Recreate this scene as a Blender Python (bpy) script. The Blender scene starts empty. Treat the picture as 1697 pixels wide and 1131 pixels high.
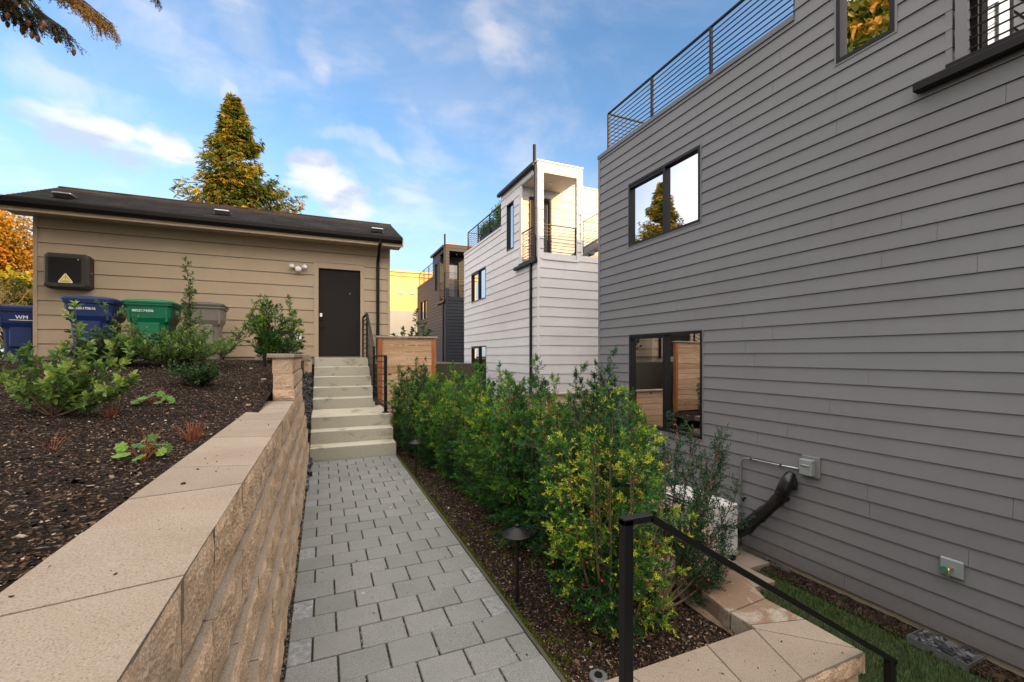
import bpy, math, random
import numpy as np
from mathutils import Vector, noise as mn
rad = math.radians
SC = bpy.context.scene
COL = SC.collection

# ------------------------------------------------------------------ camera
cam_d = bpy.data.cameras.new('camera')
cam = bpy.data.objects.new('camera', cam_d); COL.objects.link(cam); SC.camera = cam
cam_d.sensor_width = 36; cam_d.lens = 36*728/1697
cam_d.shift_y = (590-565.5)/1697
cam_d.clip_start = .02; cam_d.clip_end = 2000
cam.location = (0, 0, 1.48)
cam.rotation_euler = (rad(90), 0, -math.atan(313.5/728))

# ------------------------------------------------------------------ light
SUN_T = Vector((-.45, 1.0, -.33)).normalized()        # direction the light travels
SUN_EL = math.asin(-SUN_T.z); SUN_AZ = math.atan2(-SUN_T.x, -SUN_T.y)
sd = bpy.data.lights.new('sun', 'SUN'); sd.energy = 5.0; sd.angle = rad(.6); sd.color = (1, .57, .20)
so = bpy.data.objects.new('sun', sd); COL.objects.link(so); so.location = (20, -30, 30)
so.rotation_euler = SUN_T.to_track_quat('-Z', 'Y').to_euler()
W = bpy.data.worlds.new('World'); SC.world = W; W.use_nodes = True
wt = W.node_tree; wt.nodes.clear()
def wn(t, **k):
    n = wt.nodes.new(t)
    for a, b in k.items(): setattr(n, a, b)
    return n
def wl(a, b): wt.links.new(a, b)
def wmath(op, a, b=None, clamp=False):
    n = wn('ShaderNodeMath', operation=op, use_clamp=clamp)
    for i, v in enumerate((a, b)):
        if v is None: continue
        if isinstance(v, (int, float)): n.inputs[i].default_value = v
        else: wl(v, n.inputs[i])
    return n.outputs[0]
sky = wn('ShaderNodeTexSky', sky_type='NISHITA'); sky.sun_disc = False
sky.sun_elevation = SUN_EL; sky.sun_rotation = SUN_AZ
sky.air_density = 1.0; sky.dust_density = 1.2; sky.ozone_density = 2.2
tc = wn('ShaderNodeTexCoord')
FILL_SKY = (2.25, 1.98, 1.74)
def pixdir(x, y):
    u = (x-848.5)/728; yaw = math.atan(313.5/728)
    s, c = math.sin(yaw), math.cos(yaw)
    return Vector((s+u*c, c-u*s, (590-y)/728)).normalized()
def cloudnoise(scale, loc, detail=7, rough=.55, dist=.0, sc=(1, 1, 2.6)):
    mp = wn('ShaderNodeMapping'); mp.inputs['Scale'].default_value = sc; mp.inputs['Location'].default_value = loc
    wl(tc.outputs['Generated'], mp.inputs[0])
    n = wn('ShaderNodeTexNoise'); n.inputs['Scale'].default_value = scale; n.inputs['Detail'].default_value = detail
    n.inputs['Roughness'].default_value = rough; n.inputs['Distortion'].default_value = dist
    wl(mp.outputs[0], n.inputs['Vector']); return n.outputs['Fac']
def bank(p0, p1, w):                                  # soft elongated region of the sky between two directions
    a, b = pixdir(*p0), pixdir(*p1); c = (a+b)/2; ax = (b-a); L = ax.length/2; ax.normalize()
    pe = ax.cross(c).normalized()
    def dot(v):
        d = wn('ShaderNodeVectorMath', operation='DOT_PRODUCT'); wl(WOB, d.inputs[0]); d.inputs[1].default_value = v
        return d.outputs['Value']
    s = wmath('DIVIDE', wmath('SUBTRACT', dot(ax), ax.dot(c)), L*1.15)
    t = wmath('DIVIDE', dot(pe), w)
    q = wmath('ADD', wmath('MULTIPLY', s, s), wmath('MULTIPLY', t, t))
    m = wmath('SUBTRACT', 1.0, q, clamp=True)
    f = wn('ShaderNodeVectorMath', operation='DOT_PRODUCT'); wl(tc.outputs['Generated'], f.inputs[0]); f.inputs[1].default_value = c
    return wmath('MULTIPLY', m, wmath('GREATER_THAN', f.outputs['Value'], 0.0))
def ss(v, lo, hi):
    m = wn('ShaderNodeMapRange', interpolation_type='SMOOTHSTEP'); wl(v, m.inputs['Value'])
    m.inputs['From Min'].default_value = lo; m.inputs['From Max'].default_value = hi; return m.outputs[0]
n1 = cloudnoise(6.0, (3.1, .4, 0), 9, .52, .25)
n2 = cloudnoise(3.2, (1.7, 4.2, .6), 8, .6, .5, (1, 1, 1.5))
wob = wn('ShaderNodeVectorMath', operation='MULTIPLY_ADD')      # ragged direction used by the bank masks
wnz = cloudnoise(5.0, (9.3, 2.2, 1.1), 5, .6, 0, (1, 1, 1.6)); 
nz = wn('ShaderNodeTexNoise'); nz.inputs['Scale'].default_value = 7; nz.inputs['Detail'].default_value = 5; wl(tc.outputs['Generated'], nz.inputs['Vector'])
wob.inputs[1].default_value = (.16, .16, .16); wl(nz.outputs['Color'], wob.inputs[0])
sub = wn('ShaderNodeVectorMath', operation='SUBTRACT'); wl(tc.outputs['Generated'], sub.inputs[0]); sub.inputs[1].default_value = (.08, .08, .08); wl(sub.outputs[0], wob.inputs[2])
WOB = wob.outputs[0]
cum = None
for p0, p1, w in (((-60, 130), (330, 285), .062), ((30, 170), (190, 205), .05), ((440, 290), (660, 350), .055), ((200, 215), (330, 265), .06), ((-80, 330), (120, 330), .05)):
    b = bank(p0, p1, w); cum = b if cum is None else wmath('MAXIMUM', cum, b)
wis = None
for p0, p1, w in (((310, -60), (480, 120), .055), ((500, 40), (560, 150), .035), ((180, -60), (300, 80), .05), ((640, 170), (760, 300), .06), ((-20, 40), (160, 190), .05), ((780, -20), (860, 120), .05), ((340, 110), (385, 170), .02), ((600, 300), (800, 330), .05), ((500, 230), (700, 260), .03)):
    b = bank(p0, p1, w); wis = b if wis is None else wmath('MAXIMUM', wis, b)
d1 = ss(wmath('ADD', n1, wmath('MULTIPLY', cum, .42)), .60, .92)
d1 = wmath('MULTIPLY', d1, .82)
d2 = wmath('MULTIPLY', ss(wmath('ADD', n2, wmath('MULTIPLY', wis, .34)), .50, 1.08), .50)
d3 = wmath('MULTIPLY', ss(n2, .36, .85), .42)
dens = wmath('MAXIMUM', wmath('MAXIMUM', d1, d2), d3)
n3 = cloudnoise(6.0, (3.1, .4, .16), 9, .52, .25)              # undersides of the banks are greyer
edge = ss(wmath('SUBTRACT', n3, n1), -.10, .14)
ccol = wn('ShaderNodeMix', data_type='RGBA'); wl(edge, ccol.inputs['Factor'])
ccol.inputs['A'].default_value = (.36, .39, .46, 1); ccol.inputs['B'].default_value = (.68, .60, .54, 1)
grade = wn('ShaderNodeMix', data_type='RGBA', blend_type='MULTIPLY'); grade.inputs['Factor'].default_value = 1
wl(sky.outputs[0], grade.inputs['A']); grade.inputs['B'].default_value = (.118, .144, .156, 1)
sp = wn('ShaderNodeSeparateXYZ'); wl(tc.outputs['Generated'], sp.inputs[0])
hz = wn('ShaderNodeMix', data_type='RGBA'); wl(wmath('MULTIPLY', ss(sp.outputs['Z'], .48, .0), .62), hz.inputs['Factor']); wl(grade.outputs['Result'], hz.inputs['A']); hz.inputs['B'].default_value = (.44, .54, .60, 1); grade = hz
mx = wn('ShaderNodeMix', data_type='RGBA'); wl(dens, mx.inputs['Factor']); wl(grade.outputs['Result'], mx.inputs['A']); wl(ccol.outputs['Result'], mx.inputs['B'])
# bright sky added overhead, left and behind the camera to fill the shade
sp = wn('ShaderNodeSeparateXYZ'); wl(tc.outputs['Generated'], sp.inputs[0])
fill_sky = wmath('MAXIMUM', ss(sp.outputs['Z'], .66, .86), wmath('MAXIMUM', wmath('MULTIPLY', ss(sp.outputs['X'], -.50, -.80), .62), ss(sp.outputs['Y'], .15, -.35)))
fill_sky = wmath('MULTIPLY', fill_sky, ss(sp.outputs['Z'], -.05, .12))
vc = wn('ShaderNodeMix', data_type='RGBA'); wl(ss(n2, .3, .7), vc.inputs['Factor']); vc.inputs['A'].default_value = (FILL_SKY[0]*.75, FILL_SKY[1]*.78, FILL_SKY[2]*.85, 1); vc.inputs['B'].default_value = (*FILL_SKY, 1)
mv = wn('ShaderNodeMix', data_type='RGBA'); wl(fill_sky, mv.inputs['Factor']); wl(mx.outputs['Result'], mv.inputs['A']); wl(vc.outputs['Result'], mv.inputs['B']); mx = mv
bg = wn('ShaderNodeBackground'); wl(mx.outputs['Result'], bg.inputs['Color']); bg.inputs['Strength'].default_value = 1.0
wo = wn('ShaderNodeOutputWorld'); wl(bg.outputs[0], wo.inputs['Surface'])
SC.view_settings.view_transform = 'Standard'; SC.view_settings.look = 'None'
SC.view_settings.exposure = .95; SC.view_settings.gamma = 1

# ------------------------------------------------------------------ helpers
R = random.Random(7)
class MB:
    """collects faces for ONE mesh object"""
    def __init__(s): s.v = []; s.f = []; s.m = []; s.a = []; s.n = 0; s.np = []
    def poly(s, pts, m=0, a=0.0):
        i = s.n; s.v.extend(tuple(p) for p in pts); s.n += len(pts)
        s.f.append(tuple(range(i, i+len(pts)))); s.m.append(m); s.a.append(a)
    def raw(s, vs, fs, m=0, a=0.0):
        i = s.n; s.v.extend(tuple(p) for p in vs); s.n += len(vs)
        for f in fs: s.f.append(tuple(i+k for k in f)); s.m.append(m); s.a.append(a)
    def box(s, x0, x1, y0, y1, z0, z1, m=0, a=0.0, bev=0.0):
        if bev > 0:
            return s.bevbox(x0, x1, y0, y1, z0, z1, m, a, bev)
        v = [(x, y, z) for x in (x0, x1) for y in (y0, y1) for z in (z0, z1)]
        s.raw(v, [(0, 1, 3, 2), (4, 6, 7, 5), (0, 4, 5, 1), (2, 3, 7, 6), (0, 2, 6, 4), (1, 5, 7, 3)], m, a)
    def bevbox(s, x0, x1, y0, y1, z0, z1, m, a, b):
        vs = []; fs = []
        lo = (x0, y0, z0); hi = (x1, y1, z1); idx = {}
        for sx in (0, 1):
            for sy in (0, 1):
                for sz in (0, 1):
                    for ax in range(3):       # vertex lying on face normal to ax
                        p = []
                        for k, sg in enumerate((sx, sy, sz)):
                            e = hi[k] if sg else lo[k]
                            p.append(e if k == ax else (e-b if sg else e+b))
                        idx[(sx, sy, sz, ax)] = len(vs); vs.append(tuple(p))
        I = lambda c, ax: idx[(c[0], c[1], c[2], ax)]
        for ax in range(3):
            o = [k for k in range(3) if k != ax]
            for sg in (0, 1):
                q = []
                for u, w in ((0, 0), (1, 0), (1, 1), (0, 1)):
                    c = [0, 0, 0]; c[ax] = sg; c[o[0]] = u; c[o[1]] = w; q.append(I(c, ax))
                if (sg == 0) != (ax == 1): q.reverse()
                fs.append(tuple(q))
        for ax in range(3):                    # edges along ax
            o = [k for k in range(3) if k != ax]
            for u in (0, 1):
                for w in (0, 1):
                    c0 = [0, 0, 0]; c1 = [0, 0, 0]; c0[o[0]] = c1[o[0]] = u; c0[o[1]] = c1[o[1]] = w; c1[ax] = 1
                    q = [I(c0, o[0]), I(c1, o[0]), I(c1, o[1]), I(c0, o[1])]
                    fs.append(tuple(q))
        for c in [(x, y, z) for x in (0, 1) for y in (0, 1) for z in (0, 1)]:
            fs.append((I(c, 0), I(c, 1), I(c, 2)))
        s.raw(vs, fs, m, a)
    def beam(s, p, q, w, h, m=0, up=(0, 0, 1)):
        p = Vector(p); q = Vector(q); d = (q-p).normalized(); up = Vector(up)
        if abs(d.dot(up)) > .99: up = Vector((0, 1, 0))
        r = d.cross(up).normalized(); u = r.cross(d)
        vs = []
        for e in (p, q):
            for a, b in ((-1, -1), (1, -1), (1, 1), (-1, 1)): vs.append(e+r*a*w/2+u*b*h/2)
        s.raw(vs, [(0, 1, 2, 3), (7, 6, 5, 4), (0, 4, 5, 1), (1, 5, 6, 2), (2, 6, 7, 3), (3, 7, 4, 0)], m)
    def tube(s, pts, rads, n=8, m=0, a=0.0, cap=True):
        pts = [Vector(p) for p in pts]; i0 = s.n; N = len(pts); prev = None
        if isinstance(rads, (int, float)): rads = [rads]*N
        vs = []
        for k in range(N):
            d = (pts[min(k+1, N-1)]-pts[max(k-1, 0)]).normalized()
            if prev is None:
                x = d.orthogonal().normalized()
            else:
                x = (prev-d*prev.dot(d)); x = x.normalized() if x.length > 1e-6 else d.orthogonal().normalized()
            prev = x; y = d.cross(x)
            for j in range(n):
                t = 2*math.pi*j/n; vs.append(pts[k]+(x*math.cos(t)+y*math.sin(t))*rads[k])
        fs = [(k*n+j, k*n+(j+1) % n, (k+1)*n+(j+1) % n, (k+1)*n+j) for k in range(N-1) for j in range(n)]
        if cap: fs += [tuple(range(n-1, -1, -1)), tuple((N-1)*n+j for j in range(n))]
        s.raw(vs, fs, m, a)
    def lathe(s, prof, c, n=24, m=0):
        vs = []; N = len(prof)
        for r, z in prof:
            for j in range(n):
                t = 2*math.pi*j/n; vs.append((c[0]+r*math.cos(t), c[1]+r*math.sin(t), c[2]+z))
        fs = [(k*n+j, k*n+(j+1) % n, (k+1)*n+(j+1) % n, (k+1)*n+j) for k in range(N-1) for j in range(n)]
        fs += [tuple(range(n-1, -1, -1)), tuple((N-1)*n+j for j in range(n))]
        s.raw(vs, fs, m)
    def arr(s, V, F, A, m=0):                  # numpy verts (n,3), faces (k,4), per-face var (k,)
        s.np.append((np.asarray(V, dtype=np.float32), np.asarray(F, dtype=np.int32), np.asarray(A, dtype=np.float32), m))
    def build(s, name, mats, parent=None, smooth=False, **tagkw):
        me = bpy.data.meshes.new(name)
        V = [np.array(s.v, dtype=np.float32).reshape(-1, 3)] if s.v else []
        loops = [np.array([i for f in s.f for i in f], dtype=np.int32)] if s.f else []
        tot = [np.array([len(f) for f in s.f], dtype=np.int32)] if s.f else []
        mi = [np.array(s.m, dtype=np.int32)] if s.f else []; at = [np.array(s.a, dtype=np.float32)] if s.f else []
        off = s.n
        for (v, f, a, m) in s.np:
            V.append(v); loops.append((f+off).ravel()); tot.append(np.full(len(f), f.shape[1], dtype=np.int32))
            mi.append(np.full(len(f), m, dtype=np.int32)); at.append(a); off += len(v)
        V = np.concatenate(V); loops = np.concatenate(loops); tot = np.concatenate(tot); mi = np.concatenate(mi); at = np.concatenate(at)
        me.vertices.add(len(V)); me.vertices.foreach_set('co', V.ravel())
        me.loops.add(len(loops)); me.loops.foreach_set('vertex_index', loops)
        me.polygons.add(len(tot)); st = np.concatenate(([0], np.cumsum(tot)[:-1])).astype(np.int32)
        me.polygons.foreach_set('loop_start', st); me.polygons.foreach_set('loop_total', tot)
        me.polygons.foreach_set('material_index', mi)
        me.polygons.foreach_set('use_smooth', np.full(len(tot), smooth))
        A = me.attributes.new('var', 'FLOAT', 'FACE'); A.data.foreach_set('value', at)
        me.update(calc_edges=True); me.validate()
        if not isinstance(mats, (list, tuple)): mats = [mats]
        for m in mats: me.materials.append(m)
        o = bpy.data.objects.new(name, me); COL.objects.link(o)
        if parent is not None: o.parent = parent
        if tagkw: tag(o, **tagkw)
        return o
def tag(o, label=None, cat=None, group=None, kind=None):
    if label: o['label'] = label
    if cat: o['category'] = cat
    if group: o['group'] = group
    if kind: o['kind'] = kind
    return o
def thing(name, label, cat, loc=(0, 0, 0), rz=0, group=None):
    o = bpy.data.objects.new(name, None); COL.objects.link(o); o.location = loc; o.rotation_euler = (0, 0, rz)
    o.empty_display_size = .1
    return tag(o, label, cat, group)
def copy_tree(o, parent=None, loc=None, rz=None, sc=None, label=None):
    c = o.copy(); COL.objects.link(c); c.parent = parent
    if loc is not None: c.location = loc
    if rz is not None: c.rotation_euler = (0, 0, rz)
    if sc is not None: c.scale = sc
    if label: c['label'] = label
    for ch in list(o.children): copy_tree(ch, c)
    return c
def text_mb(txt, size):                       # lettering as flat mesh in local x,z
    cu = bpy.data.curves.new('t', 'FONT'); cu.body = txt; cu.size = size; cu.align_x = 'CENTER'; cu.align_y = 'CENTER'; cu.resolution_u = 2
    o = bpy.data.objects.new('t', cu); COL.objects.link(o); bpy.context.view_layer.update()
    me = bpy.data.meshes.new_from_object(o.evaluated_get(bpy.context.evaluated_depsgraph_get()))
    vs = [v.co.copy() for v in me.vertices]; fs = [tuple(p.vertices) for p in me.polygons]
    bpy.data.objects.remove(o); bpy.data.curves.remove(cu); bpy.data.meshes.remove(me)
    return vs, fs
def add_text(mb, txt, size, O, U, V, m=0, bold=0):
    vs, fs = text_mb(txt, size); O, U, V = Vector(O), Vector(U), Vector(V)
    mb.raw([O+U*v.x+V*v.y for v in vs], fs, m)
    if bold:
        mb.raw([O+U*(v.x+bold)+V*v.y+U.cross(V)*.0006 for v in vs], fs, m)

# ------------------------------------------------------------------ materials
class NT:
    def __init__(s, name, rough=.7, spec=.5, metal=0):
        s.mat = bpy.data.materials.new(name); s.mat.use_nodes = True; s.t = s.mat.node_tree
        s.p = s.t.nodes['Principled BSDF']; s.p.inputs['Roughness'].default_value = rough
        s.p.inputs['Specular IOR Level'].default_value = spec; s.p.inputs['Metallic'].default_value = metal
        s.tc = s.t.nodes.new('ShaderNodeTexCoord')
    def n(s, t, **k):
        x = s.t.nodes.new(t)
        for a, b in k.items(): setattr(x, a, b)
        return x
    def l(s, a, b): s.t.links.new(a, b)
    def noise(s, scale, detail=4, rough=.5, sc=(1, 1, 1), dist=0, out='Fac'):
        mp = s.n('ShaderNodeMapping'); mp.inputs['Scale'].default_value = sc; s.l(s.tc.outputs['Object'], mp.inputs[0])
        x = s.n('ShaderNodeTexNoise'); x.inputs['Scale'].default_value = scale; x.inputs['Detail'].default_value = detail
        x.inputs['Roughness'].default_value = rough; x.inputs['Distortion'].default_value = dist
        s.l(mp.outputs[0], x.inputs['Vector']); return x.outputs[out]
    def voro(s, scale, out='Distance', sc=(1, 1, 1), feature='F1'):
        mp = s.n('ShaderNodeMapping'); mp.inputs['Scale'].default_value = sc; s.l(s.tc.outputs['Object'], mp.inputs[0])
        x = s.n('ShaderNodeTexVoronoi', feature=feature); x.inputs['Scale'].default_value = scale
        s.l(mp.outputs[0], x.inputs['Vector']); return x.outputs[out]
    def ramp(s, v, stops, interp='LINEAR'):
        r = s.n('ShaderNodeValToRGB'); r.color_ramp.interpolation = interp; e = r.color_ramp.elements
        while len(e) < len(stops): e.new(.5)
        for i, (p, c) in enumerate(stops): e[i].position = p; e[i].color = (*c, 1) if len(c) == 3 else c
        s.l(v, r.inputs['Fac']); return r.outputs['Color']
    def mix(s, f, a, b, mode='MIX'):
        x = s.n('ShaderNodeMix', data_type='RGBA', blend_type=mode)
        for k, v in (('Factor', f), ('A', a), ('B', b)):
            if isinstance(v, (int, float)): x.inputs[k].default_value = v
            elif isinstance(v, tuple): x.inputs[k].default_value = (*v, 1)
            else: s.l(v, x.inputs[k])
        return x.outputs['Result']
    def math(s, op, a, b=0, clamp=False):
        x = s.n('ShaderNodeMath', operation=op, use_clamp=clamp)
        for i, v in enumerate((a, b)):
            if isinstance(v, (int, float)): x.inputs[i].default_value = v
            else: s.l(v, x.inputs[i])
        return x.outputs[0]
    def rng(s, v, a, b, c=0, d=1):
        x = s.n('ShaderNodeMapRange'); s.l(v, x.inputs[0])
        for i, q in enumerate((a, b, c, d)): x.inputs[i+1].default_value = q
        return x.outputs[0]
    def attr(s, name='var'):
        x = s.n('ShaderNodeAttribute'); x.attribute_name = name; return x.outputs['Fac']
    def col(s, v):
        if isinstance(v, tuple): s.p.inputs['Base Color'].default_value = (*v, 1)
        else: s.l(v, s.p.inputs['Base Color'])
        return s
    def rough(s, v): s.l(v, s.p.inputs['Roughness']); return s
    def bump(s, h, strength=.4, dist=.01):
        b = s.n('ShaderNodeBump'); b.inputs['Strength'].default_value = strength; b.inputs['Distance'].default_value = dist
        s.l(h, b.inputs['Height']); s.l(b.outputs[0], s.p.inputs['Normal']); return s

def m_plain(name, c, rough=.6, var=.10, vs=3.0, bump=0, bs=80, metal=0, spec=.5):
    t = NT(name, rough, spec, metal)
    lo = tuple(x*(1-var) for x in c); hi = tuple(min(1, x*(1+var)) for x in c)
    t.col(t.mix(t.noise(vs, 5, .6), lo, hi))
    if bump: t.bump(t.noise(bs, 3), bump, .003)
    return t.mat
def m_paint(name, c, wear=.06):
    """factory painted lap board: faint grain along the board, faint dirt runs"""
    t = NT(name, .62, .35)
    g = t.noise(9, 5, .6, (1, 1, .25)); f = t.noise(1.1, 4, .6, (.6, .6, 1))
    a = t.mix(g, tuple(x*(1-wear) for x in c), tuple(x*(1+wear) for x in c))
    b = t.mix(t.rng(f, .35, .7), a, t.mix(1.0, a, (.90, .89, .88), 'MULTIPLY'))
    v = t.attr(); b = t.mix(v, b, t.mix(1.0, b, (.92, .92, .925), 'MULTIPLY'))
    sx = t.n('ShaderNodeSeparateXYZ'); t.l(t.tc.outputs['Object'], sx.inputs[0])        # soil splash on the lowest boards
    sp_ = t.math('MULTIPLY', t.rng(t.math('ADD', sx.outputs[2], t.math('MULTIPLY', t.noise(5, 6, .7), .35)), -.72, -1.02), t.noise(60, 3, .8))
    b = t.mix(t.math('MULTIPLY', sp_, .9, True), b, (.075, .055, .04))
    t.col(b); t.bump(t.noise(70, 4, .6, (.12, .12, 1)), .18, .002); return t.mat
def m_leaf(name, stops, rough=.45, trans=.35, spec=.4):
    t = NT(name, rough, spec); c = t.ramp(t.attr(), stops)
    c = t.mix(t.rng(t.noise(2.5, 3), .3, .7, 0, .5), c, t.mix(1.0, c, (.62, .68, .6), 'MULTIPLY'))
    t.col(c)
    tr = t.n('ShaderNodeBsdfTranslucent'); t.l(c, tr.inputs['Color'])
    mx = t.n('ShaderNodeMixShader'); mx.inputs[0].default_value = trans
    t.l(t.p.outputs[0], mx.inputs[1]); t.l(tr.outputs[0], mx.inputs[2])
    t.l(mx.outputs[0], t.t.nodes['Material Output'].inputs['Surface']); return t.mat
def m_glass(name, tint=(.9, .95, .93), refl=1.0):
    t = NT(name); tr = t.n('ShaderNodeBsdfTransparent'); tr.inputs[0].default_value = (*tint, 1)
    g = t.n('ShaderNodeBsdfGlossy'); g.inputs['Roughness'].default_value = .0; g.inputs[0].default_value = (refl*.62, refl*.62, refl*.64, 1)
    fr = t.n('ShaderNodeFresnel'); fr.inputs[0].default_value = 1.9
    bp = t.n('ShaderNodeBump'); bp.inputs['Strength'].default_value = .03; bp.inputs['Distance'].default_value = .02
    t.l(t.noise(1.6, 1), bp.inputs['Height']); t.l(bp.outputs[0], g.inputs['Normal'])
    f = t.math('MULTIPLY', fr.outputs[0], 1.2, True)
    mx = t.n('ShaderNodeMixShader'); t.l(f, mx.inputs[0]); t.l(tr.outputs[0], mx.inputs[1]); t.l(g.outputs[0], mx.inputs[2])
    t.l(mx.outputs[0], t.t.nodes['Material Output'].inputs['Surface']); return t.mat

M = {}
M['gray'] = m_paint('gray_siding', (.156, .162, .172))
M['white'] = m_paint('white_siding', (.60, .605, .62))
M['dark'] = m_paint('charcoal_siding', (.019, .024, .034))
M['tan'] = m_paint('taupe_siding', (.40, .315, .215))
M['yellow'] = m_plain('yellow_stucco', (.72, .50, .20), .85, .05, 1.5, .2, 120)
M['cream'] = m_plain('cream_stucco', (.72, .62, .46), .85, .05, 1.5, .2, 120)
M['black'] = m_plain('black_powder_coat', (.006, .006, .007), .45, .25, 6, spec=.25)
M['gutter'] = m_plain('bronze_gutter', (.006, .005, .005), .5, .2, 4, spec=.22)
M['frame'] = m_plain('black_vinyl_frame', (.007, .007, .009), .45, .1, 4, spec=.25)
M['grayflash'] = m_plain('gray_flashing', (.10, .105, .115), .4, .1, 4)
M['soffit'] = m_plain('soffit_white', (.55, .53, .50), .7, .04, 4)
M['door'] = m_plain('dark_door', (.020, .018, .017), .8, .12, 2, .1, 150, spec=.15)
M['glass'] = m_glass('window_glass')
M['screen'] = m_plain('insect_screen', (.09, .10, .12), .8, .1, 3)
M['white_paint'] = m_plain('white_paint', (.75, .75, .74), .4, .04, 5)
M['room'] = m_plain('room_wall', (.30, .16, .075), .8, .25, 1.4)
M['roomw'] = m_plain('room_white', (.5, .48, .44), .8, .05, 2)
M['blackplastic'] = m_plain('black_plastic', (.006, .006, .007), .35, .2, 8)
M['galv'] = m_plain('galvanised_steel', (.36, .38, .40), .38, .15, 14, metal=.85)
M['bluegreen'] = m_plain('gray_green_plastic', (.20, .235, .235), .45, .06, 8)
M['acwhite'] = m_plain('white_enamel', (.52, .52, .51), .5, .06, 4)
M['acdark'] = m_plain('fan_shadow', (.10, .10, .105), .7, .2, 6)
M['green_tap'] = m_plain('green_handle', (.02, .12, .06), .4, .1, 8)
M['brass'] = m_plain('brass', (.55, .42, .18), .35, .1, 8, metal=.9)
M['binblue'] = m_plain('blue_bin_plastic', (.012, .030, .115), .45, .18, 3, .15, 200, spec=.3)
M['bingreen'] = m_plain('green_bin_plastic', (.003, .14, .060), .45, .15, 3, .15, 200, spec=.3)
M['bingrey'] = m_plain('grey_bin_plastic', (.165, .145, .12), .5, .12, 3, .15, 200)
M['bindark'] = m_plain('bin_lid_dark', (.05, .045, .042), .5, .15, 3)
M['yellowsign'] = m_plain('sign_yellow', (.80, .58, .12), .5, .05, 9)
M['signpale'] = m_plain('sign_border', (.72, .66, .45), .5, .05, 9)
M['speaker'] = m_plain('dark_brown_box', (.040, .034, .029), .55, .12, 5, .1, 200, spec=.25)
M['berry'] = m_plain('red_berry', (.50, .008, .012), .3, .2, 40)
M['interior'] = m_plain('interior_dark', (.02, .02, .022), .9, .2, 2)
M['cone'] = m_plain('brown_cone', (.20, .075, .025), .8, .3, 30)

def _cap():
    t = NT('smooth_block_top', .92, .2)
    n = t.noise(210, 5, .8); b = t.noise(3, 5, .6); v = t.voro(140)
    c = t.ramp(n, [(.30, (.06, .045, .032)), (.41, (.25, .212, .165)), (.6, (.335, .29, .235)), (.72, (.46, .41, .345))])
    c = t.mix(t.rng(b, .3, .75), c, t.mix(1.0, c, (.84, .80, .76), 'MULTIPLY'))
    c = t.mix(t.math('MULTIPLY', t.attr(), .8), c, t.mix(1.0, c, (.80, .79, .80), 'MULTIPLY'))
    pit = t.rng(t.voro(120), .20, .12); c = t.mix(t.math('MULTIPLY', pit, .75), c, (.075, .055, .04))
    st = t.rng(t.noise(7, 6, .7, dist=.6), .60, .66)                 # old water stains
    c = t.mix(t.math('MULTIPLY', st, .35), c, (.19, .13, .085))
    t.col(c); t.bump(t.math('ADD', n, t.math('MULTIPLY', v, .5)), .55, .004); return t.mat
M['cap'] = _cap()
def _capstain():
    t = NT('stained_block_top', .92, .2)
    n = t.noise(160, 4, .7); b = t.noise(3, 5, .6)
    c = t.ramp(n, [(.30, (.06, .048, .038)), (.42, (.235, .205, .17)), (.6, (.31, .275, .235)), (.74, (.42, .385, .335))])
    st = t.rng(t.noise(4.2, 7, .62, dist=.9), .43, .50)
    c = t.mix(t.math('MULTIPLY', st, .85), c, t.mix(n, (.12, .075, .045), (.20, .13, .085)))
    pit = t.rng(t.voro(110), .20, .12); c = t.mix(t.math('MULTIPLY', pit, .7), c, (.06, .045, .035))
    t.col(c); t.bump(n, .55, .004); return t.mat
M['capstain'] = _capstain()
def _split():
    t = NT('split_face_block', .95, .15)
    n = t.noise(130, 5, .75); v = t.voro(90); b = t.noise(6, 5, .6)
    c = t.ramp(n, [(.30, (.22, .145, .090)), (.40, (.47, .335, .215)), (.56, (.62, .465, .325)), (.70, (.78, .65, .50))])
    c = t.mix(t.rng(b, .3, .7), c, t.mix(1.0, c, (.82, .77, .72), 'MULTIPLY'))
    c = t.mix(t.math('MULTIPLY', t.attr(), .7), c, t.mix(1.0, c, (.84, .88, .94), 'MULTIPLY'))
    t.col(c); t.bump(t.math('ADD', n, t.math('MULTIPLY', v, .8)), .8, .006); return t.mat
M['split'] = _split()
def _paver():
    t = NT('concrete_paver', .9, .25)
    n = t.noise(190, 3, .7); b = t.noise(5, 5, .65); f = t.noise(28, 4, .7); v = t.attr()
    c = t.ramp(n, [(.25, (.085, .092, .090)), (.5, (.185, .194, .190)), (.75, (.27, .28, .275))])
    c = t.mix(t.rng(b, .3, .7), c, t.mix(1.0, c, (.86, .88, .86), 'MULTIPLY'))
    c = t.mix(t.rng(v, 0, .8), c, t.mix(1.0, c, (.84, .87, .84), 'MULTIPLY'))
    rough = t.math('GREATER_THAN', v, .9)                            # cut half pavers, paler and coarser
    pale = t.ramp(f, [(.3, (.10, .11, .12)), (.5, (.21, .22, .235)), (.72, (.36, .375, .39))])
    c = t.mix(t.math('MULTIPLY', rough, .62), c, pale)
    sp = t.rng(t.noise(11, 3, .5), .70, .73); c = t.mix(t.math('MULTIPLY', sp, .5), c, (.42, .42, .41))
    t.col(c); t.bump(t.math('ADD', n, t.math('MULTIPLY', f, .8)), .45, .003); return t.mat
M['paver'] = _paver()
def _conc():
    t = NT('stained_concrete', .9, .2)
    n = t.noise(120, 4, .7); b = t.noise(2.6, 6, .65, (1, 1, 2.2), .5); g = t.noise(9, 5, .7, (1, 1, .35))
    c = t.ramp(n, [(.25, (.27, .26, .20)), (.5, (.38, .37, .305)), (.78, (.47, .465, .40))])
    c = t.mix(t.rng(b, .54, .70), c, t.mix(g, (.085, .075, .05), (.23, .21, .155)))
    t.col(c); t.bump(n, .4, .003); return t.mat
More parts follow.
